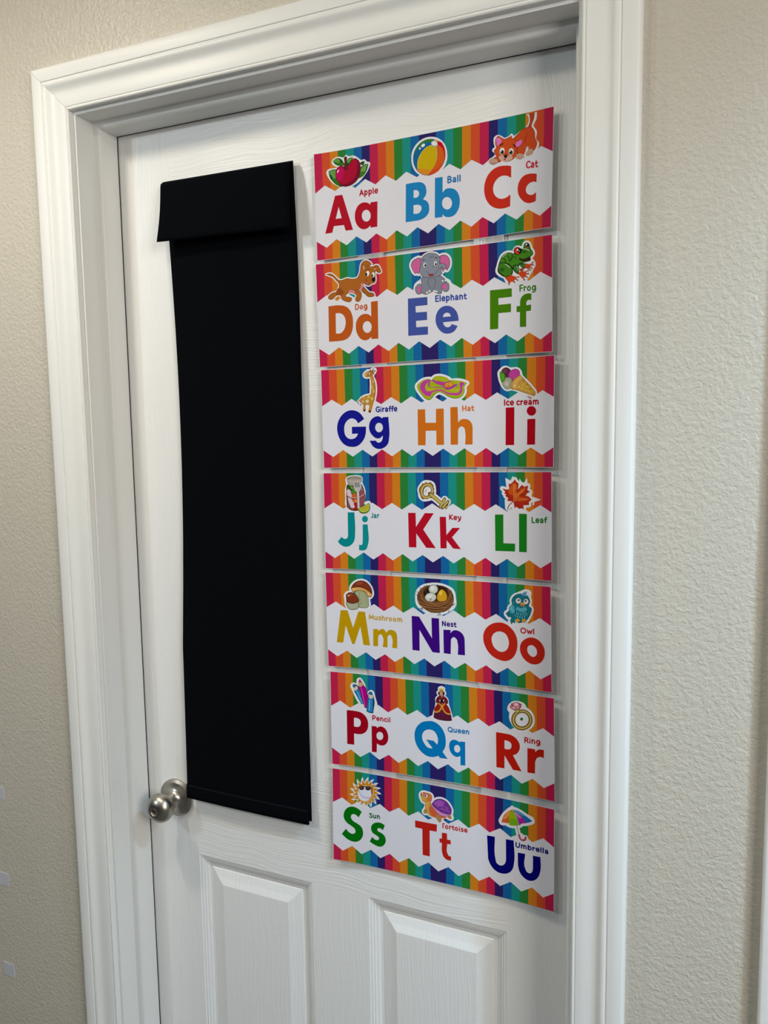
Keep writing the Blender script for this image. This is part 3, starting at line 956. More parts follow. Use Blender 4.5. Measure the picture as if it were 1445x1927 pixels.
p W G 54 2780,239 2809,189 2866,158 2931,162 2972,178 2980,134 3013,107 3061,121 3093,133 3105,96 3117,68 3157,62 3189,107 3201,147 3228,188 3228,225 3196,251 3200,290 3232,324 3240,355 3216,397 3175,461 3147,503 3111,533 3038,491 3022,527 2977,553 2900,564 2847,470 2782,432 2741,389 2755,313
p W F 2847,470 2929,440 2962,383 3043,347 3196,289 3236,332 3220,398 3171,468 3115,534 2977,553 2904,568
p 142d0f F 2780,239 2809,189 2866,158 2931,162 2972,178 2980,134 3013,107 3061,121 3093,133 3105,96 3117,68 3157,62 3189,107 3201,147 3228,188 3228,225 3196,251 3200,290 3156,307 3092,314 3027,345 3035,406 3010,434 2970,407 2954,382 2950,427 2913,461 2847,470 2782,432 2746,389 2755,313
p 41801a F 2788,242 2817,195 2870,169 2931,172 2980,191 3044,195 3093,140 3113,90 3149,76 3182,114 3193,153 3220,191 3216,220 3172,245 3108,263 3040,253 3068,283 3132,298 3176,287 3148,302 3092,307 3023,329 3025,398 3011,419 2978,385 2946,350 2898,299 2833,280 2784,282
p 142d0f F 2752,328 2767,282 2816,273 2882,294 2932,338 2957,398 2945,446 2906,468 2856,474 2799,437 2759,394
p 3c781a F 2763,329 2775,292 2816,283 2877,304 2922,344 2944,396 2929,440 2897,456 2856,461 2807,428 2770,386
p 285a14 F 2781,347 2824,348 2842,375 2809,398 2781,379
p aabea0 K 11 2853,307 2888,328 2912,353
p 234f12 K 17 2825,225 2849,247 2859,273
p 234f12 K 17 2882,194 2908,231 2916,274
p 234f12 K 17 2947,183 2949,221 2931,257
p 234f12 K 10 2971,220 2988,226 2995,253
p aac896 K 9 2817,205 2842,181 2874,170
p 142d0f F 2958,337 3011,331 3041,407 3028,451 2994,429 2962,387
p 37731a F 2969,344 3007,342 3030,406 3020,437 2998,417 2970,384
p 96be82 K 9 3007,346 3023,382 3028,406
p 142d0f F 3059,348 3128,326 3132,380 3075,369
p 37731a F 3071,350 3122,333 3124,371 3079,363
p c84119 F 2843,477* 2896,467 2929,448* 2978,476 3038,485* 2994,498* 3026,524* 2969,518* 2987,558* 2937,535* 2900,568* 2880,523
p c84119 F 3027,444* 3059,424 3107,430* 3164,420* 3131,448* 3175,461* 3131,475* 3151,503* 3107,498* 3111,533* 3067,494
p c84119 F 3122,348* 3148,332 3188,345* 3232,320* 3212,348* 3240,355* 3196,365* 3220,398* 3180,384* 3195,418* 3148,393 3124,375
p a0321e F 3039,392* 3083,382 3117,389* 3091,405* 3107,422* 3067,422*
p 826964 F 3044,491 3042,497 3036,500 3028,499 3022,495 3020,489 3022,483 3028,480 3036,481 3042,485
p 826964 F 3032,530 3028,537 3019,538 3011,532 3011,523 3019,519 3028,522
p 826964 F 2989,554 2984,561 2975,562 2967,556 2967,547 2975,543 2984,546
p 826964 F 2913,569 2911,576 2905,579 2898,578 2892,574 2890,567 2892,560 2898,556 2905,557 2911,562
p 826964 F 3175,425 3170,432 3161,433 3153,427 3153,418 3161,414 3170,417
p 826964 F 3179,463 3174,470 3165,471 3157,464 3157,456 3165,451 3174,454
p 826964 F 3160,504 3156,512 3146,513 3139,506 3139,498 3146,493 3156,496
p 826964 F 3123,535 3121,540 3114,543 3107,542 3101,538 3099,532 3101,526 3107,523 3115,524 3121,528
p 826964 F 3241,325 3236,332 3227,333 3219,326 3219,318 3227,314 3236,317
p 826964 F 3243,357 3239,364 3229,365 3222,358 3222,350 3229,346 3239,349
p 826964 F 3226,399 3222,406 3213,407 3206,400 3206,392 3213,387 3222,390
p 826964 F 3204,419 3200,426 3192,427 3185,421 3185,412 3192,408 3200,410
p 142d0f F 3069,140 3072,160 3068,178 3056,192 3040,199 3020,200 3001,192 2985,179 2975,160 2972,141 2976,122 2987,109 3004,101 3023,101 3042,108 3058,122
p c83228 F 3058,145 3061,162 3059,177 3050,189 3038,196 3023,196 3007,189 2994,176 2986,160 2982,143 2985,127 2993,115 3006,109 3021,109 3037,116 3049,129
p 0f0a0a F 3060,147 3065,161 3066,173 3064,182 3058,186 3050,186 3041,180 3033,171 3025,158 3021,145 3020,133 3022,124 3027,119 3035,120 3044,125 3053,135
p ffffff F 3037,141 3035,147 3029,151 3021,150 3015,145 3013,138 3016,131 3022,128 3029,129 3035,134
p e6e6e6 F 3052,158 3049,162 3045,162 3041,159 3041,154 3045,152 3050,153
p 2d5a14 F 3187,109 3184,123 3176,134 3163,140 3149,141 3134,137 3122,127 3113,114 3111,99 3114,85 3122,74 3134,67 3149,66 3164,71 3176,81 3184,94
p 6e6432 F 3186,113 3180,130 3165,139 3146,137 3131,124 3125,105 3131,88 3146,79 3165,82 3180,95
p 0f0a0a F 3184,106 3176,115 3163,116 3150,110 3142,99 3142,87 3151,78 3164,77 3177,83 3184,94
p ffffff F 3156,87 3152,94 3143,94 3136,88 3136,80 3144,75 3152,78
p 3c1414 F 3036,254* 3092,267 3156,262 3194,253* 3186,280 3132,293 3084,285
p aac896 K 13 3109,136 3142,145 3181,168
p 28591a K 14 3093,170 3117,172 3133,177
C 417800 F 2634,622* 2938,626* 2938,737* 2750,738* 2751,826* 2926,825* 2924,936* 2750,936* 2744,1143* 2628,1143*
s 417800 F 3208,723* 3206,808* 3162,802 3139,830 3137,868* 3203,865* 3200,944* 3135,946* 3134,1148* 3047,1144* 3049,946* 3003,946* 3004,868* 3052,868* 3053,806 3073,754 3122,721 3170,717
@G 2 giraffe Giraffe 862,674 1208,671 75 0f1482
p W G 45 606,486 655,439 722,416 779,405 795,319 798,215 785,144 748,147 701,136 687,109 712,75 750,51 788,49 835,30 872,45 862,79 828,129 855,200 871,305 864,409 843,495 823,555 792,650 782,663 754,662 756,561 737,552 709,560 692,647 668,646 661,549 585,529
p W F 577,476 616,477 671,550 604,556
p aa732d F 606,486 655,439 722,416 779,405 795,319 798,215 785,144 748,147 701,136 687,109 712,75 750,51 787,58 816,51 833,104 828,129 855,200 871,305 864,409 843,495 823,555 792,650 782,672 753,671 756,561 737,552 709,560 692,651 668,650 661,549 615,512
p b98232 F 615,488 659,448 723,425 784,414 803,319 805,215 795,141 823,133 847,200 857,304 850,408 829,494 808,555 783,641 764,640 766,553 738,541 704,551 686,629 676,629 669,541 620,508
p 965a23 K 9 854,217 861,322 850,408 834,477
p 502310 F 671,624* 697,625* 690,654* 668,653*
p 502310 F 756,640* 790,646* 782,674* 755,674*
p cda055 F 746,117 733,132 714,137 697,130 687,114 689,95 702,80 720,75 738,82 747,98
p b4692d F 777,122 772,132 760,138 745,137 733,130 728,120 733,110 746,104 761,105 773,112
p be8c2d F 706,438 705,447 695,455 680,459 667,458 660,452 661,443 672,435 686,431 699,432
p d2b950 F 699,440 698,446 691,452 681,455 672,454 667,450 668,443 675,438 685,435 694,436
p d2b950 F 779,443 774,454 761,460 746,460 734,452 730,441 735,429 747,423 762,424 775,431
p cdc8a0 F 758,503 752,518 739,527 722,526 709,516 704,501 710,486 723,477 740,477 753,487
p cdc8a0 F 679,506 675,516 667,521 657,521 649,515 646,505 650,495 658,489 668,490 676,496
p d2b950 F 829,473 820,487 808,494 797,491 791,479 792,462 801,448 813,441 824,444 830,456
p d2b950 F 853,358 850,374 842,384 834,383 827,373 824,357 828,340 835,331 844,331 850,341
p d2b950 F 826,303 825,317 822,328 818,336 814,339 809,336 806,328 804,316 803,302 804,288 807,276 811,268 815,266 820,269 823,277 825,289
p d2b950 F 847,217 843,228 835,233 828,232 823,224 823,212 828,202 836,196 843,198 847,206
p b46e28 F 853,105 843,110 828,107 813,98 804,87 805,76 815,71 830,74 845,82 854,94
p a05f23 F 803,58 796,69 787,75 781,72 779,63 782,50 789,38 797,33 804,35 806,45
p a05f23 K 7 811,63 837,39
p a05f23 K 7 839,78 867,62
p 46505f F 849,35 845,42 837,43 831,38 831,31 838,26 846,28
p 46505f F 877,60 873,67 865,68 859,63 859,55 865,51 873,53
p ebe6dc F 759,65 756,73 749,78 740,78 733,72 731,63 734,55 741,50 750,50 757,56
p ebe6dc F 788,95 786,104 779,110 771,109 764,103 762,94 765,85 772,79 780,80 786,86
p 28140a F 751,63 748,69 741,70 736,65 736,59 742,55 748,57
p 28140a F 778,95 775,101 769,102 764,97 764,90 769,87 775,88
p 824b1e K 8 606,479 581,509 597,542
p 0f4678 F 635,548 631,555 623,556 616,551 617,544 623,539 631,541
C 0f1487 F 675,763* 576,828* 531,770 470,750 407,775 358,840 346,920 362,1001 409,1051 475,1061 534,1036 569,981* 470,983* 471,877* 701,879* 699,938 682,1026 627,1113 549,1170 453,1181 358,1153 284,1080 240,971 233,873 265,766 334,679 421,633 516,632 601,670
s 0f1487 F 972,748* 1063,744* 1067,1068 1050,1138 987,1198 901,1219 817,1187 752,1093* 852,1093* 885,1122 932,1114 961,1075 967,1018* 924,1055 867,1058 802,1015 756,939 751,868 779,790 846,739 913,733 964,765* / 972,900 967,927 953,949 933,964 909,969 886,963 866,947 853,924 849,897 855,871 868,848 889,834 912,829 936,835 955,850 968,874
@H 2 hat Hat 2192,704 2371,704 73 cd6e28
p W G 66 1516,318 1553,269 1625,230 1706,222 1750,224 1786,197 1839,187 1927,204 1988,232 2022,259 2118,264 2204,280 2268,308* 2229,352 2229,418 2203,474 2142,509 2072,510 1985,482 1924,442 1854,418 1783,448 1747,489 1693,520 1648,502 1577,431 1529,361
p 5a8219 F 1516,318 1553,269 1625,230 1706,222 1750,245 1855,301 2014,254 2118,264 2204,280 2268,308* 2229,352 2229,418 2203,474 2142,513 2072,515 1985,486 1924,446 1854,418 1783,452 1747,497 1693,524 1648,506 1577,431 1529,361
p a0aa14 F 1518,318 1555,271 1625,232 1706,224 1750,247 1855,302 2014,258 2118,266 2204,282 2260,308* 2222,351 2222,417 2194,470 2138,503 2072,502 1990,474 1924,433 1845,409 1774,439 1738,488 1693,512 1653,497 1585,429 1532,361
p be9632 F 1559,320 1592,261 1670,228 1737,247 1683,280 1648,333 1663,380 1721,391 1801,376 1890,376 1982,417 2073,430 2138,425 2162,382 2152,292 2228,304 2202,359 2201,418 2155,470 2073,475 1975,455 1889,409 1819,406 1753,426 1716,477 1674,471 1597,419
p b43a96 F 1566,320 1598,264 1670,234 1732,248 1678,275 1640,332 1657,385 1721,398 1801,383 1890,383 1977,425 2073,437 2144,432 2169,382 2161,299 2221,308 2195,358 2194,416 2151,464 2073,469 1977,448 1889,402 1819,399 1748,420 1711,470 1676,465 1605,415
p b4b428 F 1640,324 1671,273 1723,262 1705,297 1735,347 1819,359 1934,371 1995,386 2073,412 2138,415 2130,347 2143,319 2074,282 2117,305 2056,352 1960,389 1855,363 1766,372 1695,385 1652,358
p 96a03c F 2074,303* 2169,316* 2152,348 2117,379 2073,402 2108,346
p a83291 F 1682,309 1714,270 1706,310 1749,344 1819,351 1908,353 1960,385 2030,380 2100,346 2122,323 2074,319 1995,356 1890,336 1784,339 1713,336
p 963c78 F 1741,245* 1768,213 1856,255 1944,273 2014,263* 2026,301 1943,338 1890,323 1802,288
p b43a96 F 1748,245* 1772,219 1856,261 1943,280 2009,268* 2018,298 1943,330 1890,315 1807,281
p 8c9614 F 1750,228* 1786,197 1839,185 1927,202 1988,231 2009,266* 1943,278 1856,261 1768,239
p a5af19 F 1761,227* 1790,201 1839,191 1925,208 1981,234 1998,261* 1944,270 1856,254 1772,233
p be6e1e F 1935,296* 1978,282 2050,278* 2058,337 2004,349 1943,361*
p dc9637 F 1943,303* 1983,290 2041,289* 2046,331 2000,337 1950,347*
p be5f1e K 9 1961,306 1969,339
p be5f1e K 9 2004,299 1991,332
C c86914 F 1522,652* 1637,652* 1639,849* 1800,852* 1801,653* 1918,652* 1917,1172* 1803,1172* 1803,966* 1642,964* 1636,1174* 1521,1173*
s c86914 F 2017,637* 2125,637* 2131,858* 2166,822 2235,811 2295,834 2334,885 2344,960* 2341,1174* 2233,1174* 2234,990 2221,940 2187,916 2152,926 2130,963* 2126,1173* 2018,1173*
@I 2 ice_cream Ice_cream 2795,647 3281,649 76 a50019
p W G 54 2734,178 2757,155 2782,132 2823,125 2881,153 2930,151 2988,159 3021,206 3029,242 3095,317 3177,409 3230,506 3222,522 3161,503 3063,467 2972,431 2894,411 2840,421 2790,382 2761,328 2736,250
p 55283c F 2755,179 2782,135 2823,121 2881,153 2899,179 2873,242 2832,257 2782,221
p 6e3750 F 2836,172 2830,185 2816,193 2798,192 2783,183 2778,168 2783,154 2798,146 2816,148 2830,157
p 8c2d73 F 2856,225 2881,177 2930,151 2988,157 3019,210 3006,251 2931,296 2898,302 2861,257
p b93c96 F 2865,225 2886,183 2930,159 2983,165 3011,209 2998,245 2928,286 2899,291 2870,256
p 737364 F 2764,332 2798,267 2856,258 2901,282 2909,332 2892,405 2840,423 2787,383
p a0a08c F 2770,333 2803,275 2857,266 2895,288 2901,331 2886,399 2840,415 2794,381
p b9b9aa F 2861,345 2855,364 2841,375 2823,374 2808,362 2803,342 2808,324 2823,313 2841,314 2855,326
p 2d780f F 2734,176* 2792,197 2813,246 2792,311 2760,326* 2739,250
p 50a01e F 2744,191* 2788,207 2803,246 2785,301 2767,312* 2749,251
p 8c5a23 F 2891,347 2931,289 2980,252 3027,236* 3098,318 3181,409 3234,506 3224,524 3161,507 3063,472 2972,436 2891,407
p c8963c F 2898,349 2934,296 2982,259 3023,244* 3092,322 3173,413 3224,504 3218,515 3161,498 3064,464 2974,428 2898,401
p d2a55a F 2900,351 2949,287 3024,242* 3055,279 3007,329 2974,429* 2900,400*
p aa782d K 7 2984,264 2923,324 2910,404
p aa782d K 7 3054,279 3005,329 2977,429
p c8b43c F 3084,355 3085,364 3077,376 3064,386 3050,391 3041,388 3040,379 3048,367 3061,357 3075,352
p c8b43c F 3144,413 3136,415 3122,411 3107,402 3097,392 3096,383 3104,381 3118,385 3132,394 3142,404
p c8b43c F 3074,424 3067,430 3053,431 3036,427 3023,420 3019,412 3025,407 3040,406 3057,410 3070,417
p c8b43c F 3168,477 3161,480 3146,476 3132,467 3122,456 3120,448 3128,445 3142,449 3157,458 3167,469
p b4641e F 3080,332 3075,333 3066,329 3057,321 3052,313 3052,308 3058,307 3066,311 3075,319 3080,326
p b4641e F 3132,381 3127,382 3119,379 3111,372 3107,365 3107,359 3112,358 3120,362 3128,369 3132,376
p b4641e F 3169,446 3163,445 3157,439 3152,430 3150,422 3152,418 3158,418 3164,424 3169,433 3171,441
p b4641e F 3112,451 3108,454 3099,452 3088,448 3080,443 3078,438 3083,436 3092,437 3103,441 3110,447
p b4641e F 3212,506 3207,506 3200,501 3193,493 3190,485 3191,480 3196,481 3203,486 3209,493 3213,501
p ebdcaa F 2957,378 2952,387 2943,388 2935,382 2935,372 2942,366 2952,369
p ebdcaa F 3015,397 3011,404 3003,406 2996,400 2996,392 3003,387 3011,389
p ebdcaa F 3109,445 3106,451 3097,452 3091,447 3091,441 3097,438 3106,439
p aa786e K 11 3133,539 3153,552 3177,558
C a50019 F 2820,672* 2942,670* 2940,1190* 2818,1191*
s a50019 F 3245,731 3240,755 3226,776 3205,790 3180,794 3155,788 3134,773 3120,751 3115,726 3120,701 3134,681 3155,667 3180,663 3205,669 3226,684 3240,706
s a50019 F 3124,839* 3235,836* 3233,1188* 3121,1189*
@J 3 jar Jar 761,695 908,692 70 0f8287
p W G 44 386,88 445,66 503,60 571,64 619,84 613,143 626,183 654,241 663,367 659,466 742,452 750,528 724,592 656,620 579,594 521,584 424,564 379,523 371,369 368,260 389,178
p 462d32 F 379,192 369,260 367,369 371,525* 414,564 482,586 555,580 655,506* 667,367 654,237 621,175* 510,184
p 784b50 F 390,192 381,260 378,369 383,516* 419,550 482,573 550,567 645,499* 655,367 643,241 611,184* 510,193
p 967873 F 587,197* 612,192 635,241 646,367 634,494* 580,539*
p 8c4b50 F 596,260 634,268 634,494 590,521
p d2bec8 F 387,260 412,251 449,323 486,413 503,531 454,541 416,477 390,359
p 46821e F 389,196 451,205 499,251 527,305 487,332 450,287 402,233
p 234b14 F 386,189 432,219 469,273 445,269 393,233
p 78aa46 F 477,245 468,249 457,246 447,238 442,228 444,220 453,217 464,219 474,227 479,237
p c85a28 F 473,332 517,318 535,377 533,449 485,450
p d78c3c F 542,431 538,448 529,459 518,459 510,448 507,431 510,414 519,404 530,404 539,414
p a51419 F 489,468 514,454 544,495 529,567 482,570 505,522
p 82786e F 382,79* 390,147 411,183 510,197 591,183 617,147 629,80 571,58 445,57
p afa59b F 389,88* 398,142 417,175 510,188 586,175 610,143 621,89 571,69 445,68
p 7d7369 F 608,93 599,102 576,109 540,114 499,115 457,114 422,108 399,101 391,92 399,84 423,77 458,72 500,70 541,72 576,77 600,85
p a0968c F 594,100 587,105 567,110 537,113 502,114 467,112 437,109 417,104 410,99 417,93 437,89 467,86 502,85 538,86 567,89 587,94
p 82786e K 5 395,133 443,149 511,155 578,148 616,134
p 82786e K 5 402,156 442,171 510,177 578,170 609,153
p b4b4b4 F 499,142* 613,143* 611,233 578,285 527,285 497,233
p b4b4b4 K 35 558,278 564,395 565,540
p d2d2d2 K 12 562,287 567,395 570,540
p 1e1919 K 11 518,151 526,219
p 1e1919 K 11 545,152 553,219
p 1e1919 K 11 578,153 581,216
p c8aaaa K 10 371,334 428,368 506,386 583,372 662,329
p 502d32 K 8 375,349 428,383 505,401 544,397
p 506414 F 556,553* 744,458* 755,528 726,594 656,622 596,612
p b4c35a F 568,553* 737,470* 743,528 717,583 656,603 600,593
p b4aa28 F 584,553* 729,484* 732,527 700,574 641,586 603,577
p 82821e K 6 648,543 673,529
C 008287 F 383,610* 494,607* 498,950 487,1033 441,1107 373,1143 315,1145 257,1117 210,1067* 276,992* 308,1019 346,1023 376,990 382,925*
s 0a878c F 715,709 711,728 700,744 685,756 666,760 647,756 632,746 622,730 618,711 622,692 633,675 649,664 668,660 686,664 702,674 712,690
s 0a878c F 628,792* 711,790* 704,1117 679,1173 625,1196 559,1191* 561,1108* 607,1107 622,1070*
@K 3 key Key 2001,695 2187,698 70 aa0a23
p W F 1731,290 1719,319 1699,341 1675,354 1649,355 1626,345 1609,324 1601,296 1603,265 1615,236 1635,213 1660,201 1686,200 1709,210 1726,231 1733,259
p W G 70 1551,261 1580,200 1626,156 1699,152 1753,174 1771,234 1770,303 1732,372 1668,390 1604,390 1568,356 1560,295
p W K 113 1733,337 1805,388 1876,448
p W K 104 1894,491 1940,396
p W K 96 1911,516 1984,429
p 5f461e F 1542,261 1556,217 1580,195 1598,165 1631,165 1645,148 1690,158 1727,146 1744,167 1771,191 1767,217 1780,251 1770,277 1783,302 1751,337 1742,376 1705,376 1668,394 1632,390 1604,399 1577,373 1564,339 1551,304 / 1615,278 1643,221 1689,208 1723,236 1725,284 1683,301 1686,336 1653,348 1619,330
p 96732d F 1553,261 1566,224 1589,201 1606,174 1635,174 1649,158 1690,167 1725,156 1737,174 1760,195 1757,221 1769,251 1759,277 1772,303 1742,332 1733,368 1701,368 1669,384 1632,381 1606,389 1586,366 1573,335 1562,304 / 1601,278 1634,208 1689,195 1736,225 1737,287 1697,307 1696,346 1651,360 1607,338
p cdb464 F 1756,295 1740,332 1713,361 1679,378 1643,379 1611,365 1587,337 1576,300 1578,260 1594,222 1621,193 1656,177 1691,176 1724,190 1747,218 1759,255 / 1737,291 1724,322 1702,346 1676,359 1648,360 1622,349 1604,326 1595,296 1598,264 1611,233 1632,209 1659,195 1687,194 1712,206 1730,228 1739,258
p 5f461e F 1730,289 1718,318 1699,340 1674,352 1649,354 1627,343 1610,323 1603,295 1605,265 1617,237 1636,215 1660,202 1685,201 1708,212 1724,232 1732,259 / 1615,278 1643,221 1689,208 1723,236 1725,284 1683,301 1686,336 1653,348 1619,330
p 5f461e K 56 1724,329 1805,388 1876,448
p 5f461e K 44 1866,508 1938,387
p 5f461e K 44 1902,521 1989,425
p 5f461e K 38 1956,515 1984,438
p b49b46 K 40 1724,329 1805,388 1876,448
p d2be73 K 10 1733,330 1814,388 1885,443
p b49b46 K 26 1871,506 1936,391
p b49b46 K 26 1907,516 1986,428
p b49b46 K 23 1956,511 1973,498
p d2be73 K 9 1880,499 1936,394
p d2be73 K 9 1916,507 1984,431
p 6e6e78 K 7 1642,293 1650,269 1663,254
C af0a23 F 1367,602* 1484,600* 1488,810* 1629,601* 1768,601* 1601,846* 1792,1117* 1644,1116* 1491,908* 1489,1117* 1371,1118*
s af0a23 F 1858,651* 1953,651* 1958,916* 2051,808* 2167,807* 2043,946* 2176,1117* 2058,1111* 1961,994* 1958,1113* 1865,1116*
@L 3 leaf Leaf 3207,709 3431,703 75 14731e
p W G 66 2792,231* 2858,249* 2892,236* 2883,163* 2910,171* 2948,138* 2972,103* 2994,138* 3027,162* 3069,182* 3111,206* 3161,189* 3148,250* 3189,276* 3168,339* 3210,383* 3172,413* 3172,457* 3093,467* 3097,524* 3038,513* 2992,490* 2933,425* 2865,509* 2858,400* 2879,368* 2837,336* 2850,315* 2816,299* 2841,282*
p W F 2836,82* 2910,122* 2944,56* 2961,97* 2893,204* 2850,204*
p W F 3149,83* 3154,169* 3094,178* 3036,146* 3040,90* 3069,137* 3103,149*
p W F 3343,381* 3226,343* 3226,456* 3245,456* 3247,415*
p W F 3019,244* 3069,190* 3027,162*
p W F 2942,417* 2971,506* 2865,525*
p aa2814 F 2792,231* 2858,249* 2892,236* 2883,163* 2910,171* 2948,138* 2972,103* 2994,138* 3027,162* 3019,244* 3069,182* 3111,206* 3165,187* 3148,250* 3192,276* 3135,299* 3117,330* 3168,339* 3211,383* 3172,413* 3172,457* 3093,463* 3097,527* 3072,503* 3038,515* 2992,486* 2971,508* 2952,416* 2858,400* 2879,368* 2834,336* 2850,315* 2814,299* 2841,282*
p c35019 F 2909,203 2969,154 3006,211 3002,285 3077,227 3127,218 3110,267 3035,333 3110,357 3160,372 3093,406 3026,407 2967,383 2942,326 2884,302
p cd6923 F 2943,203 2973,162 2994,211 2976,293 3027,284 3077,243 3094,251 3027,325 2976,359 2955,293
p dc9650 K 4 2955,412 2956,342 2961,260 2973,162
p dc9650 K 4 2955,412 2993,358 3043,300 3111,235
p dc9650 K 4 2955,412 3009,391 3093,377 3176,380
p 6e1414 K 4 2959,416 2992,449 3068,488
p 6e1414 K 4 2950,408 2908,368 2824,262
p 8c1419 K 10 2949,415 2908,446 2882,479 2867,519
p 1e6e82 K 8 2916,514 2925,501
C 14781a F 2683,601* 2804,599* 2803,1004* 2972,1005* 2970,1116* 2685,1119*
s 14781a F 3029,582* 3141,582* 3138,1118* 3028,1118*
@M 4 mushroom Mushroom 697,704 1251,705 70 be9628
p W G 66 415,239 462,162 542,117 630,109 717,166 758,246 763,305 741,343 706,359 697,506 608,526 519,532 469,559 391,562 348,529 332,419 329,340 389,303 419,294
p 6e7364 F 483,281 557,254 660,268 694,332 706,432 696,508 607,533 534,521 517,426
p a0a582 F 493,282 557,263 653,274 685,333 696,433 688,502 608,523 541,513 527,426
p 827f64 K 7 556,295 554,369 570,478
p 827f64 K 7 644,308 666,389 668,490
p 6e4619 F 411,230* 480,204 578,201 677,232 768,300* 746,350 690,340 652,287 576,264 498,274 446,290
p d7a55f F 418,232* 480,213 578,210 673,242 759,305* 739,341 694,330 658,277 579,255 498,264 450,281
p 96602d K 5 499,225 518,249
p 96602d K 5 548,218 552,246
p 96602d K 5 583,218 582,247
p 96602d K 5 617,223 608,251
p 96602d K 5 656,236 635,262
p 96602d K 5 694,254 666,281
p ebc88c F 727,318 721,320 713,317 705,311 700,304 701,298 707,296 716,298 724,304 728,312
p 461e0f F 411,234* 462,158 542,110 632,105 723,162 765,243 768,304* 677,243 578,210 480,216
p 7d321a F 423,225* 470,164 546,119 628,115 714,168 753,244 758,287* 674,231 578,200 480,205
p 91462a F 619,135 616,143 604,153 586,161 564,167 541,171 521,171 508,167 502,161 505,152 517,143 535,134 557,128 580,125 599,125 613,128
p 6e7364 F 336,447 433,461 527,442 526,537 471,564 390,566 348,531
p a5aa8c F 349,455 433,469 517,452 516,533 467,553 393,555 357,525
p 461e0f F 331,336* 389,297 459,304 521,358 544,425 484,464 403,472 336,450*
p 7d321a F 343,337* 391,307 455,314 511,364 532,422 480,453 404,461 348,442*
p 91462a F 447,329 439,339 419,347 395,348 376,343 369,334 376,323 396,316 420,315 440,320
p ebbe96 F 394,347 391,353 381,358 368,361 356,360 352,357 355,351 365,346 378,343 389,343
C b99100 F 234,587* 346,585* 430,854* 529,589* 637,589* 706,1112* 597,1112* 552,824* 447,1113* 407,1111* 309,821* 258,1104* 152,1104*
s b99100 F 767,846* 848,841* 847,876* 892,840 940,836 982,887* 1027,842 1085,837 1137,864 1159,944* 1154,1113* 1073,1114* 1072,952 1049,918 1015,925 999,968* 995,1115* 918,1115* 922,956 899,922 865,929 844,973* 838,1111* 760,1114*
@N 4 nest Nest 1877,709 2104,707 70 28056e
p W G 52 1489,318 1513,201 1585,134 1696,100 1825,88 1961,114 2050,165 2075,276 2077,372 1980,467 1852,517 1705,520 1567,473 1503,406
p 3c2314 F 1496,309 1527,209 1594,142 1696,108 1825,97 1952,119 2032,175 2066,268 2046,375 1972,459 1852,506 1705,513 1586,454 1522,396
p 6e4628 F 1508,308 1538,215 1601,153 1696,118 1825,107 1944,130 2021,183 2053,269 2035,367 1965,447 1853,493 1705,500 1594,442 1534,388
p 28140c F 1990,221 1971,265 1925,302 1860,328 1784,337 1709,328 1647,304 1608,266 1597,222 1616,178 1663,140 1729,115 1805,107 1880,116 1940,141 1979,178
p 46301e G 16 1620,194 1733,120 1861,112 1960,153 1986,222
p 5a5a55 F 1830,158 1824,185 1807,209 1782,226 1753,233 1724,230 1700,216 1684,194 1679,168 1685,140 1702,116 1727,99 1756,92 1785,96 1809,109 1825,131
p c8c8be F 1823,158 1817,183 1802,204 1779,220 1753,226 1727,223 1705,211 1691,191 1686,167 1692,143 1708,121 1730,106 1756,99 1782,102 1804,115 1818,134
p dcdcd7 F 1783,148 1775,169 1756,183 1734,184 1715,173 1709,153 1716,131 1735,117 1758,116 1776,127
p 5a5a55 F 1802,272 1797,300 1779,326 1750,346 1715,357 1680,357 1649,346 1627,327 1618,301 1623,273 1642,247 1671,227 1706,217 1741,217 1772,227 1793,247
p c8c8be F 1795,274 1790,299 1773,322 1747,340 1715,350 1682,350 1653,341 1634,323 1625,300 1630,275 1647,251 1674,233 1706,224 1739,223 1767,233 1787,251
p dcdcd7 F 1738,266 1736,278 1726,290 1712,298 1694,304 1677,304 1661,300 1650,291 1646,280 1649,268 1658,256 1673,247 1690,242 1708,242 1723,246 1734,255
p 6e460a F 1804,269 1835,192 1887,151 1938,176 1970,249 1959,315 1883,345 1812,326
p cd961e F 1814,269 1843,198 1887,160 1930,183 1961,250 1950,310 1883,336 1822,319
p e6be4b F 1892,217 1882,236 1866,247 1851,244 1842,229 1843,208 1854,188 1870,178 1885,181 1894,196
p 6e4628 F 1510,326 1553,269 1617,336 1709,356 1801,345 1947,321 2057,278 2044,375 1972,455 1852,500 1705,507 1586,449 1522,396
p a06e41 K 9 1523,360 1615,398 1763,414 1910,385 2047,305
p a06e41 K 9 1550,412 1670,438 1817,445 1963,416
p a06e41 K 9 1563,251 1580,321 1681,375 1837,373 1984,309 2022,219
p a06e41 K 7 1534,297 1635,361 1800,384
p a06e41 K 7 1691,348 1818,409 1945,435
p a06e41 K 7 1908,455 1982,379 2046,340
p a06e41 K 7 1605,443 1706,480 1835,479 1908,455
p 3c2314 K 7 1541,386 1661,421 1836,426 1982,371
p 3c2314 K 7 1614,460 1761,467 1927,436
p 3c2314 K 6 1526,253 1543,323 1597,373
p 3c2314 K 6 2040,218 2029,306 1964,372
p a06e41 K 7 1516,281 1546,199 1621,141
p a06e41 K 7 1987,143 2031,218 2038,288
p 46301e K 7 1499,211 1526,253
p 46301e K 7 1484,256 1516,281
p 46301e K 7 1547,145 1565,180
p 46301e K 7 1613,115 1631,140
p 46301e K 7 1655,103 1668,124
p 46301e K 7 1816,84 1843,109
p 46301e K 7 1889,101 1915,121
p 46301e K 7 1987,134 1960,140
p 46301e K 7 2041,157 2013,185
p 46301e K 9 2082,354 2045,383
p 46301e K 9 1539,471 1581,458 1567,495
p 46301e K 7 1714,519 1724,501
p 46301e K 7 1815,551 1843,509
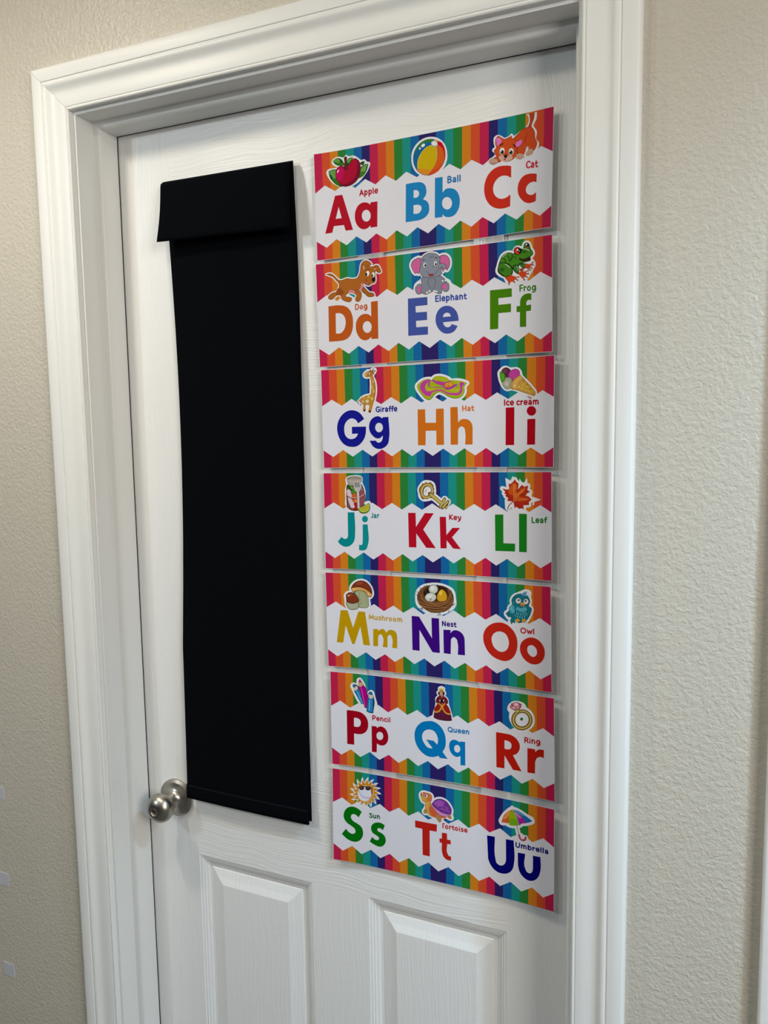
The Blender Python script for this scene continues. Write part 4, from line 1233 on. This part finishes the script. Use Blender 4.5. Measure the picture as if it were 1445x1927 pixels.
p 46301e K 7 1851,548 1859,512
p 46301e K 7 1984,489 2003,452
p 46301e K 8 1700,334 1724,302
C 370578 F 1402,591* 1518,593* 1716,906* 1715,596* 1832,596* 1834,1118* 1719,1116* 1520,794* 1516,1116* 1401,1115*
s 370578 F 1897,759* 2009,753* 2005,800* 2056,755 2119,754 2181,788 2216,850 2221,920* 2222,1113* 2113,1114* 2113,939 2094,880 2054,857 2017,887 2009,932* 2003,1117* 1896,1114*
@O 4 owl Owl 3048,704 3250,701 73 b41e23
p W G 66 2932,250 2967,180 3036,145 3087,120 3138,99 3180,108 3175,162 3187,237 3181,304 3211,334 3197,394 3167,464 3132,514 3073,541 2996,540 2970,572 2919,577 2911,523 2869,480 2844,435 2887,398 2896,346 2940,300
p W F 3138,90* 3218,96* 3179,162*
p 0a505f F 2925,251 2963,177 3036,138 3104,138 3167,168 3193,236 3179,304 3212,326 3204,394 3172,467 3132,516 3073,546 2996,547 2981,524 2972,578* 2953,557 2920,591* 2904,523 2920,492 2875,486* 2837,436* 2882,394 2890,342 2933,297
p 147082 F 2934,252 2971,184 3039,148 3102,148 3159,175 3183,237 3169,307 3200,330 3193,393 3163,461 3126,507 3073,534 3001,533 2981,507 2969,559 2954,540 2923,574 2914,522 2932,483 2879,475 2850,435 2892,399 2900,347 2942,301
p 41a0b4 F 2892,355 2936,305 2975,343 2971,407 2929,436
p 5ab4c8 F 2928,357 2919,373 2908,381 2902,379 2901,366 2907,349 2917,332 2927,324 2934,326 2934,339
p 5ab4c8 F 2950,386 2944,402 2936,412 2930,411 2928,400 2930,383 2937,366 2945,357 2951,358 2953,369
p 0f556e K 10 2844,435 2913,400
p 0f556e K 10 2865,467 2934,427
p 0a5064 K 9 2975,331 2981,389 2963,467
p 50a5b9 F 2999,335 3067,341 3135,323 3119,376 3049,393 3009,370
p 8cc8d2 K 8 2998,404 2998,430
p 8cc8d2 K 8 3024,411 3023,440
p 8cc8d2 K 8 3057,416 3057,445
p 8cc8d2 K 8 3092,404 3093,434
p 8cc8d2 K 8 3121,385 3125,414
p 8cc8d2 K 8 2976,440 2978,465
p 8cc8d2 K 8 3010,454 3012,479
p 8cc8d2 K 8 3044,459 3046,484
p 8cc8d2 K 8 3078,456 3080,481
p 8cc8d2 K 8 3112,436 3116,465
p 8cc8d2 K 8 3142,408 3144,433
p 8cc8d2 K 8 3139,341 3141,366
p 8cc8d2 K 8 2995,354 2997,379
p 8cc8d2 K 8 2931,343 2926,369
p 8cc8d2 K 6 2962,269 2964,281
p 5fa0c3 F 3068,156* 3112,105 3156,96* 3137,132 3183,158* 3120,159
p 327da0 K 7 3095,152 3146,111
p 0a505f F 3073,234 3070,252 3060,268 3045,280 3027,285 3009,283 2995,274 2985,259 2982,242 2985,223 2996,207 3011,196 3028,191 3046,193 3060,202 3070,216
p 0a505f F 3180,235 3176,253 3167,268 3153,279 3137,284 3121,282 3107,274 3098,260 3095,243 3099,225 3108,210 3122,199 3138,194 3154,196 3168,205 3177,218
p d7d7d7 F 3066,234 3063,250 3054,263 3042,273 3027,277 3012,275 3000,268 2992,256 2989,241 2992,226 3001,212 3013,202 3028,198 3043,200 3055,208 3063,220
p d7d7d7 F 3173,236 3170,251 3162,264 3151,273 3137,278 3124,276 3112,269 3105,257 3102,242 3105,227 3113,214 3125,205 3138,201 3152,202 3163,210 3171,222
p 2d1e1e F 3046,225 3043,234 3035,241 3025,241 3018,237 3015,228 3018,219 3026,213 3035,212 3043,217
p 2d1e1e F 3145,227 3142,236 3135,242 3125,243 3118,238 3115,229 3118,220 3126,214 3135,213 3143,218
p ebe6e6 F 3031,221 3029,226 3025,227 3021,224 3022,220 3025,217 3029,218
p ebe6e6 F 3131,223 3129,227 3125,228 3121,226 3122,222 3125,219 3129,219
p e19b3c F 3061,266 3092,260 3120,294 3094,313 3066,302
p be6e28 F 3068,285 3093,278 3110,300 3076,307
p d7a02d F 3042,517 3036,532 3020,543 3001,545 2986,537 2980,523 2986,507 3002,497 3021,495 3036,502
p d7a02d F 3131,510 3125,526 3111,537 3094,539 3080,531 3075,515 3080,499 3094,488 3112,486 3126,494
p a0641e K 5 3001,514 3000,541
p a0641e K 5 3022,510 3023,537
p a0641e K 5 3094,505 3094,535
p a0641e K 5 3114,503 3115,531
C b92314 F 2721,579 2824,586 2918,645 2985,744 3005,853 2986,974 2929,1075 2833,1129 2721,1120 2608,1059 2532,955 2501,836 2522,722 2598,629 / 2744,707 2822,727 2872,807 2875,901 2835,974 2766,1003 2688,973 2633,884 2630,798 2675,733
s b92314 F 3214,745 3306,772 3372,844 3396,933 3374,1036 3310,1108 3226,1129 3133,1097 3066,1024 3039,934 3056,847 3121,776 / 3204,855 3254,875 3283,930 3270,995 3227,1021 3177,998 3146,938 3157,882
@P 5 pencil Pencil 686,714 989,711 70 af0f37
p W G 66 371,186 401,180 459,224 465,162 487,90 520,124 549,172 619,351 655,282 675,265 713,340 703,592 600,577 566,525 513,475 397,279
p 143c64 F 391,284* 474,229 548,463* 511,480*
p 1e7db9 F 403,283* 471,238 538,461* 515,470*
p 78bee6 K 10 443,277 518,455
p 143c64 F 368,183* 399,171 467,224 455,257 393,286*
p d2beaa F 380,225 397,197 457,229 447,250 399,274
p 1e64a0 F 373,186 397,177 418,208 382,223
p 3c3232 F 460,200* 476,115 487,86 521,120 557,173 626,350 605,532* 561,527*
p a5007d F 471,205* 547,178 616,351 599,521* 568,517*
p d75faf K 10 511,214 571,506
p c8a573 F 468,162 491,130 544,168 529,186 475,199
p be1e78 F 476,129 487,93 516,122 491,137
p 0f3255 F 618,351* 623,318 670,259 719,339 706,599* 649,599 594,580*
p 0f73af F 626,357* 713,366* 698,589* 649,588 603,572*
p 8cc8eb K 11 653,393 638,563
p 50a0d2 K 7 684,399 671,568
p cdbeaf F 631,333 655,293 692,298 711,340 701,362 636,353
p 1469a0 F 650,303 670,269 699,301 674,313
C 960019 F 262,598* 412,599 510,616 588,681 617,790 593,887 523,948 443,965 376,961* 376,1144* 258,1144* / 380,710* 439,709 488,745 492,787 476,831 436,850 377,848*
s 960019 F 674,804* 758,802* 759,826* 822,792 890,811 937,879 948,961 924,1039 865,1089 806,1093 757,1072* 751,1216* 670,1219* / 864,929 864,954 856,978 840,997 820,1009 798,1010 777,1002 762,985 753,962 754,937 762,913 778,894 798,883 820,881 840,889 856,906
@Q 5 queen Queen 1906,730 2241,724 70 1973af
p W G 44 1689,543* 1705,451 1734,366 1744,302 1741,239 1783,189 1761,147 1789,126 1785,82 1854,73 1853,118 1871,134 1857,189 1902,228 1910,299 1954,436 1975,545* 1915,558 1823,561 1749,558
p 461423 F 1687,539* 1701,451 1730,366 1781,301 1864,291 1922,342 1957,435 1978,549* 1915,562 1823,565 1749,560
p 5a1937 F 1694,532* 1709,455 1738,370 1783,308 1862,297 1915,347 1950,438 1970,543* 1915,552 1823,556 1751,551
p 3c0f23 K 5 1751,472 1740,550
p 3c0f23 K 5 1806,473 1800,555
p 3c0f23 K 5 1871,474 1879,552
p 3c0f23 K 5 1916,486 1934,546
p 911e14 F 1705,433 1734,348 1781,306 1827,345 1793,421 1742,450
p 911e14 F 1827,345 1873,299 1920,346 1946,455 1880,446 1844,397
p d79632 K 21 1699,447 1756,442 1803,395 1825,350
p d79632 K 21 1827,350 1853,413 1903,450 1951,451
p 55121e F 1740,307 1741,239 1790,193 1858,193 1907,226 1910,299 1846,298 1790,305
p 6e1923 F 1749,297 1750,243 1792,204 1856,205 1898,232 1901,291 1846,289 1791,296
p d79632 K 17 1779,308 1825,345 1869,299
p d79632 K 10 1826,300 1825,345
p 0f080a F 1802,248* 1849,242* 1843,286* 1802,289*
p d2d2d2 F 1802,263 1801,273 1797,279 1792,280 1789,274 1787,265 1789,255 1793,249 1797,248 1801,254
p d2d2d2 F 1858,256 1857,266 1853,272 1849,272 1845,267 1844,258 1845,248 1849,242 1854,241 1857,247
p 4b0f1e F 1761,145* 1793,130 1803,200* 1783,185
p 4b0f1e F 1874,132* 1846,123 1840,196* 1861,175
p be8c6e F 1804,169* 1845,168* 1824,222*
p 46190f F 1852,127 1846,144 1829,155 1808,158 1792,150 1786,135 1792,119 1809,107 1830,104 1846,112
p c3917a F 1843,151 1837,169 1824,182 1808,184 1796,174 1791,157 1796,138 1809,126 1825,124 1838,133
p 8c501e K 4 1800,156 1809,155
p 8c501e K 4 1825,154 1834,153
p c8a032 F 1783,76* 1799,89* 1820,69* 1836,86* 1857,75* 1849,117* 1791,124*
p a07819 K 6 1793,116 1847,110
C 0073b4 F 1581,609 1675,599 1776,644 1848,738 1874,861 1863,971 1823,1048* 1900,1146* 1777,1149* 1756,1119* 1684,1148 1591,1153 1498,1108 1414,1010 1379,877 1395,765 1458,670 1525,624 / 1621,732 1691,747 1741,817 1752,897 1739,950* 1684,897* 1564,895* 1666,1017* 1602,1019 1538,964 1502,878 1512,804 1560,751
s 0073b4 F 2096,846* 2174,843* 2172,1204* 2097,1210* 2099,1070* 2044,1092 1981,1070 1936,1005 1926,934 1947,868 1993,836 2057,843 2093,863* / 2097,950 2097,973 2090,994 2077,1011 2060,1021 2041,1023 2024,1016 2011,1001 2004,980 2004,958 2011,936 2024,919 2041,909 2060,907 2077,915 2090,930
@R 5 ring Ring 3057,718 3292,707 73 af1419
p W F 2816,267 2843,176 2913,128 2999,120 3067,144 3099,195* 3160,233 3205,311 3209,404 3149,500 3046,551 2943,533 2866,459 2837,359 2844,310*
p 73591a F 3166,428 3131,482 3079,521 3019,540 2960,534 2911,506 2879,459 2870,401 2885,340 2921,286 2973,248 3033,230 3092,236 3140,264 3171,310 3181,368 / 3125,366 3117,406 3096,441 3064,468 3027,482 2989,480 2958,463 2937,434 2930,397 2938,357 2959,322 2991,295 3029,282 3066,284 3097,300 3118,329
p c8b464 F 3153,410 3126,460 3083,498 3031,519 2979,519 2934,499 2903,461 2891,411 2900,357 2928,307 2971,269 3022,248 3074,249 3119,269 3150,307 3162,356 / 3144,364 3135,410 3109,452 3071,484 3027,500 2982,498 2944,479 2919,444 2911,401 2920,354 2946,312 2984,281 3029,265 3073,268 3111,287 3136,321
p 4b3c14 G 5 3127,366 3119,406 3097,442 3065,470 3027,484 2989,482 2957,465 2935,435 2928,397 2936,357 2958,321 2991,294 3029,280 3067,282 3099,299 3120,328
p 0f6e2d F 3043,371 3039,385 3028,394 3015,396 3004,390 3000,377 3005,364 3015,354 3029,352 3039,358
p 78283c F 2848,229* 2876,165* 2956,133* 3024,155* 3020,194* 2982,247* 2910,262*
p c8788c F 2858,226* 2882,171* 2954,142* 3016,158* 3012,192* 2977,238* 2913,251*
p f0c8d2 F 2912,167* 2956,147* 2981,174* 2929,198*
p f0c8d2 F 2886,231* 2921,208* 2912,240*
p f0c8d2 F 2955,221* 2990,194* 2981,221*
p 8c2846 F 2981,148* 3016,160* 2998,184*
p 8c2846 F 2878,180* 2908,184* 2886,213*
p 8c2846 F 2920,226* 2951,213* 2946,243*
p 8c2846 F 2990,198* 3011,192* 2981,234*
p ffffff F 2940,231 2938,238 2932,241 2927,237 2927,230 2932,224 2938,225
p 827837 F 2922,262* 2955,246 2989,234* 3004,275* 2980,294 2946,293*
p c8b95f F 2933,263* 2980,247* 2980,277* 2950,286*
C b4190a F 2643,624* 2769,626 2873,636 2950,684 2990,760 2978,849 2939,903 2889,929* 3014,1147* 2887,1146* 2765,953* 2761,1148* 2642,1150* / 2766,725* 2820,731 2863,759 2869,797 2853,839 2818,854 2766,854*
s b4190a F 3101,786* 3212,784* 3215,824* 3256,784 3290,773 3339,773* 3337,891* 3289,883 3238,910 3212,971* 3208,1143* 3098,1147*
@S 6 sun Sun 609,712 796,703 68 0f5f28
p W F 725,263* 776,268 824,296* 774,307 722,324* 764,347 795,392* 748,385 696,384* 724,423 733,479* 695,455 651,436* 660,484 647,544* 623,507 592,472* 581,524 547,579* 541,533 528,486* 499,534 448,578* 461,529 467,478* 424,516 364,540* 393,496 418,448* 367,469 305,472* 347,439 387,399* 334,403 280,383* 329,365 378,340* 331,325 291,286* 341,286 393,278* 358,246 337,193* 381,211 429,222* 411,178 413,118* 444,151 482,179* 483,128 507,70* 522,113 544,154* 564,104 608,54* 604,102 608,152* 644,108 701,74* 679,121 664,171* 712,140 773,126* 737,165 704,210* 758,196 816,203* 770,230
p c8821e F 702,273* 742,278 779,301* 740,310 700,325* 732,344 755,381* 718,376 678,377* 698,408 704,453* 674,435 639,421* 645,459 632,507* 614,478 588,451* 579,492 550,536* 545,500 534,464* 510,501 468,535* 478,497 482,456* 447,486 398,504* 421,469 439,431* 398,447 349,448* 382,421 413,389* 371,391 328,374* 367,360 405,339* 368,325 338,293* 376,293 418,286* 391,259 376,217* 410,230 449,238* 435,202 438,154* 463,179 494,200* 496,160 517,114* 529,147 547,179* 564,140 600,101* 598,138 602,177* 631,143 677,117* 661,154 650,193* 688,170 738,160* 710,191 685,227* 727,217 773,224* 737,246
p aa6914 G 10 706,305 694,361 662,413 613,452 555,473 498,472 450,450 418,409 408,356 420,299 453,248 502,209 559,189 616,191 664,213 696,253
p d7a03c F 704,306 693,361 660,412 612,451 555,471 499,470 452,448 420,408 410,355 422,300 454,249 502,211 559,191 615,192 662,214 694,254
p e6be6e F 686,309 675,360 645,408 602,444 551,463 500,462 457,441 428,403 419,354 429,302 459,255 503,220 554,201 605,203 648,224 676,261
p be783c F 681,314 673,358 650,398 616,429 576,444 536,443 502,424 480,392 472,350 481,306 504,266 538,236 578,221 618,223 652,241 674,273
p d7a58c F 666,317 657,363 632,404 595,436 553,452 510,451 474,432 450,398 442,355 451,309 476,268 513,237 555,221 598,223 634,241 658,275
p d7d7e6 F 650,320 641,366 616,409 579,440 537,457 494,455 458,436 434,401 426,358 435,311 460,269 497,238 539,222 582,224 618,243 642,277
p 6e1e28 K 16 449,248 489,229 543,223 593,215 653,225 662,308
p 2d1419 F 532,246 529,259 520,272 506,281 490,287 474,287 461,281 452,272 449,259 452,246 461,233 475,224 491,218 507,218 520,223 529,233
p 2d1419 F 642,233 638,246 629,259 614,269 597,274 581,275 567,270 557,260 554,248 558,234 567,221 581,212 598,206 615,206 629,211 639,220
p 46464b F 514,244 509,256 496,265 480,267 467,263 463,252 468,240 481,231 497,229 510,233
p 46464b F 624,230 619,242 606,251 590,254 577,249 572,239 577,227 590,218 606,215 619,220
p 505078 K 6 445,288 462,347 507,387 561,399 631,389
C 00690a F 487,640* 431,740* 379,703 329,704 302,745 328,803 407,842 476,887 505,963 484,1063 413,1134 323,1150 225,1118 145,1054* 215,960* 276,1013 335,1023 375,987 366,940 307,898 228,852 185,787 191,690 251,609 331,580 410,593
s 00690a F 874,783* 842,869* 795,848 755,858 750,892 804,915 863,950 887,1012 861,1098 792,1145 702,1135 615,1097* 656,1014* 713,1047 763,1037 773,1006 734,976 665,942 640,880 666,809 736,765 805,758
@T 6 tortoise Tortoise 1788,643 2206,635 70 b41e1e
p W G 70 1483,244 1473,181 1502,149 1578,149 1634,161 1648,204 1638,270 1661,292 1690,242 1765,200 1848,207 1922,270 1954,345 1944,401 1953,463 1921,465 1884,449 1800,480 1795,531 1772,554 1735,524 1707,493 1613,471 1566,448 1528,460 1519,439 1543,397 1544,296 1501,277
p c35f37 F 1477,245 1477,181 1512,142 1578,142 1638,156 1652,203 1629,268 1558,290 1497,283
p cd7341 F 1485,243 1486,184 1514,152 1578,151 1630,164 1643,205 1620,260 1558,281 1503,273
p cda03c F 1479,231 1511,193 1551,213 1562,256 1511,280 1487,266
p be8246 F 1541,297 1615,261 1646,314 1693,359 1767,390 1767,478 1670,497 1593,475 1544,397
p c8a046 F 1548,296 1600,268 1605,358 1632,417 1642,470 1594,465 1552,396
p c85a37 F 1623,336 1726,362 1819,439 1875,451 1763,491 1670,492 1613,439
p be87be F 1639,297 1764,346 1857,373 1953,368 1945,419 1856,448 1763,437 1689,369
p 4b1964 F 1646,301* 1686,237 1765,195 1852,201 1927,265 1960,344 1945,390 1856,408 1760,381 1695,346
p 732d8c F 1658,298* 1692,243 1765,204 1846,211 1918,272 1949,346 1936,381 1858,396 1766,370 1700,336
p 9b50aa F 1680,284 1727,230 1802,216 1848,252 1787,298 1717,311
p b478c3 K 5 1727,330 1801,295 1921,324
p b478c3 K 5 1801,295 1820,344 1856,391
p b478c3 K 5 1754,347 1838,340 1940,366
p b478c3 K 5 1875,301 1884,340 1912,380
p aa7d4b F 1709,466 1747,446 1798,530 1774,558 1733,527
p aa7d4b F 1891,434 1938,417 1952,465 1919,466
p aa7d4b F 1515,439 1555,390 1570,447 1528,463
p c85028 F 1513,170 1509,189 1497,202 1483,205 1472,195 1468,178 1472,159 1484,145 1498,143 1509,152
p c85028 F 1592,183 1586,206 1569,222 1548,226 1531,216 1524,196 1531,173 1548,157 1569,153 1586,163
p e6e1dc F 1507,173 1504,187 1495,197 1485,199 1477,192 1474,178 1478,164 1486,154 1496,152 1504,159
p e6e1dc F 1582,186 1577,204 1564,216 1549,219 1536,211 1531,195 1536,178 1549,165 1565,162 1577,170
p 140f0f F 1495,177 1493,187 1488,194 1482,195 1476,190 1474,181 1476,172 1482,165 1488,164 1493,169
p 140f0f F 1560,187 1558,197 1552,204 1545,205 1540,200 1538,192 1540,182 1546,175 1553,174 1558,179
C b41e14 F 1375,607* 1725,602* 1722,715* 1609,718* 1609,1126* 1494,1125* 1491,716* 1375,714*
s b41e14 F 1804,711* 1883,707* 1887,804* 1942,801* 1942,868* 1887,868* 1889,1014 1909,1046 1949,1055* 1946,1120* 1881,1116 1830,1082 1807,1022 1803,872* 1766,871* 1766,808* 1803,805*
@U 6 umbrella Umbrella 2924,691 3406,674 70 0a0a6e
p W G 70 2720,369 2742,276 2803,193 2877,132 2969,140 3072,186 3175,245 3124,280 3085,300 3021,319 2978,355 2917,371 2838,380 2777,361
p W F 2901,102 2896,120 2882,133 2864,137 2851,129 2845,114 2851,97 2864,84 2882,80 2896,87
p W K 70 2947,371 2978,495 3000,542
p W K 70 3000,542 3038,559 3073,533 3077,506
p c85a28 F 2720,364* 2742,276 2803,193 2877,138* 2838,229 2830,358* 2777,356
p d78c46 F 2742,311 2777,242 2847,170 2821,250 2786,293
p 91af00 F 2877,138* 2917,186 2979,350* 2917,371 2838,380* 2830,292 2847,201
p 6ea514 F 2838,299 2969,305 2973,343 2917,362 2847,371
p a51e91 F 2877,138* 2943,171 3021,215 3088,295* 3021,315 2982,352* 2960,255
p c878b4 F 2917,164 2977,199 3012,234 2969,235
p 0f69aa F 2877,138* 2969,140 3072,186 3173,243* 3124,274 3081,292* 3021,206 2951,161
p 4b91be F 2925,149 3003,154 3064,192 3021,193
p 82b4c8 K 5 2877,138 2917,186 2951,257 2978,351
p 5f5f78 K 8 2947,366 2962,428 2982,494
p aa3c5a K 30 2982,494 2997,538 3034,556 3071,532 3077,504
p d27d96 K 9 2991,509 3006,539 3034,549
C 00006e F 2502,606* 2619,601* 2628,930 2645,988 2698,1016 2751,994 2782,938 2786,870* 2784,601* 2900,594* 2905,934 2883,1028 2822,1101 2734,1132 2637,1116 2557,1045 2517,955*
s 00006e F 2961,759* 3069,752* 3071,971 3100,1016 3143,1022 3177,978 3184,915* 3183,750* 3292,743* 3290,956 3263,1042 3203,1111 3126,1136 3048,1109 2987,1036 2963,946*
"""


def parse_pts(s):
    r = []
    for w in s.split():
        c = w.endswith('*')
        x, y = w.rstrip('*').split(',')
        r.append((int(x) / 10, int(y) / 10, c))
    return r


CELLS = []
for ln in ART.strip().split('\n'):
    if ln[0] == '@':
        t = ln[1:].split()
        CELLS.append(dict(letter=t[0], k=int(t[1]), pic=t[2], word=t[3].replace('_', ' '), bl=parse_pts(t[4])[0], br=parse_pts(t[5])[0],
                          h=int(t[6]) / 10, col=t[7], shapes=[]))
    else:
        CELLS[-1]['shapes'].append(ln)

WORDS = [('apple, a ball and a cat', 'red Aa, blue Bb and red Cc'), ('dog, an elephant and a frog', 'brown Dd, blue Ee and green Ff'),
         ('giraffe, a hat and an ice cream', 'navy Gg, orange Hh and red Ii'), ('jar, a key and a maple leaf', 'teal Jj, red Kk and green Ll'),
         ('mushroom pair, a nest and an owl', 'mustard Mm, purple Nn and red Oo'), ('pencil trio, a queen and a ring', 'crimson Pp, blue Qq and red Rr'),
         ('sun, a tortoise and an umbrella', 'green Ss, red Tt and navy Uu')]

for k in range(7):
    c = CORNERS[k]
    origin = ((c[2][0] + c[3][0]) / 2, -0.004, (c[2][1] + c[3][1]) / 2)
    root = empty('alphabet_poster', origin)
    first = WORDS[k][0]
    art = 'a ' if first[0] not in 'aeiou' else 'an '
    tag(root, 'rainbow-bordered alphabet poster with %s' % WORDS[k][1], 'poster', 'alphabet posters taped to the door')
    # the paper itself: front, back and rim
    vs, fs = [], []
    for side, dep in ((0, 0.0), (1, -0.00025)):
        for j in range(5):
            for i in range(NSEG + 1):
                p = sheet_point(k, PW * i / NSEG, PH * j / 4, dep)
                vs.append((p[0] - origin[0], p[1] - origin[1], p[2] - origin[2]))
    w = NSEG + 1
    o2 = 5 * w
    for j in range(4):
        for i in range(NSEG):
            a = j * w + i
            fs.append([a, a + w, a + w + 1, a + 1])
            fs.append([o2 + a, o2 + a + 1, o2 + a + w + 1, o2 + a + w])
    for i in range(NSEG):
        fs.append([i, i + 1, o2 + i + 1, o2 + i])
        b = 4 * w + i
        fs.append([b + 1, b, o2 + b, o2 + b + 1])
    for j in range(4):
        a, b = j * w, j * w + NSEG
        fs.append([a + w, a, o2 + a, o2 + a + w])
        fs.append([b, b + w, o2 + b + w, o2 + b])
    obj('sheet', vs, fs, M_PAPER, root)
    border(k, root, origin, True)
    border(k, root, origin, False)
    for cell in [q for q in CELLS if q['k'] == k]:
        prs = {'p': Print(k, 0.06), 'C': Print(k, 0.05), 's': Print(k, 0.05)}
        for ln in cell['shapes']:
            part, col, ty, rest = ln.split(' ', 3)
            pr = prs[part]
            if ty == 'F':
                pr.poly([spline(parse_pts(q), True, 5 if part == 'p' else 7) for q in rest.split('/')], ink(col))
            else:
                wd, rest = rest.split(' ', 1)
                pr.stroke(spline(parse_pts(rest), ty == 'G', 3), int(wd) / 10, ink(col), ty == 'G')
        pic = prs['p'].build('printed_' + cell['pic'], root, origin)
        pic['label'] = 'printed picture of a%s %s' % ('n' if cell['pic'][0] in 'aeiou' else '', cell['pic'].replace('_', ' '))
        prs['C'].build('capital_letter', root, origin)['label'] = 'printed capital letter ' + cell['letter']
        prs['s'].build('small_letter', root, origin)['label'] = 'printed small letter ' + cell['letter'].lower()
        (ax, ay, _), (bx, by, _) = cell['bl'], cell['br']
        pen, lines = 0.0, []
        for ch in cell['word']:
            if ch == ' ':
                pen += 0.30
                continue
            sk, adv = GLYPHS[ch]
            for part in sk.split(';'):
                pts = [(float(q.rstrip('*').split(',')[0]) + pen, float(q.rstrip('*').split(',')[1]), q.endswith('*')) for q in part.split()]
                lines.append(spline(pts, False, 4))
            pen += adv
        x0 = min(p[0] for l in lines for p in l) - 0.1
        x1 = max(p[0] for l in lines for p in l) + 0.1
        kx = math.hypot(bx - ax, by - ay) / (x1 - x0)
        kh = cell['h'] * 1.20
        wp = Print(k, 0.05)
        pts, faces = [], []
        for l in lines:
            m = [(lerp(ax, bx, (p[0] - x0) / (x1 - x0)), lerp(ay, by, (p[0] - x0) / (x1 - x0)) - p[1] * kh) for p in l]
            a1, f1 = wp.stroke_pieces(m, 0.098 * (kx + kh))
            faces += [[len(pts) + i for i in f] for f in f1]
            pts += a1
        wp.union(pts, faces, ink(cell['col']))
        wp.build('word', root, origin)['label'] = 'printed word ' + cell['word']

# clear tape bridging the gaps between the sheets
n = 0
names = ['first', 'second', 'third', 'fourth', 'fifth', 'sixth']
for k in range(6):
    for (ua, ub, side) in ((0.190, 0.305, 'left'), (0.690, 0.815, 'right')):
        vs, fs = [], []
        a0 = sheet_point(k, PW * ua, PH - 7, -0.0004)
        ns = 8
        for j, (kk, yy) in enumerate(((k, PH - 7), (k, PH - 0.2), (k + 1, 0.2), (k + 1, 7))):
            for i in range(ns + 1):
                p = Vector(sheet_point(kk, PW * lerp(ua, ub, i / ns), yy, -0.0004))
                vs.append(p - Vector(a0))
        for j in range(3):
            for i in range(ns):
                q = j * (ns + 1) + i
                fs.append([q, q + ns + 1, q + ns + 2, q + 1])
        o = obj('clear_tape', vs, fs, M_TAPE)
        o.location = a0
        pair = ('Aa and Dd', 'Dd and Gg', 'Gg and Jj', 'Jj and Mm', 'Mm and Pp', 'Pp and Ss') if side == 'left' else \
               ('Cc and Ff', 'Ff and Ii', 'Ii and Ll', 'Ll and Oo', 'Oo and Rr', 'Rr and Uu')
        tag(o, 'strip of clear tape in the gap between the %s letters' % pair[k], 'tape', 'tape strips joining the posters')
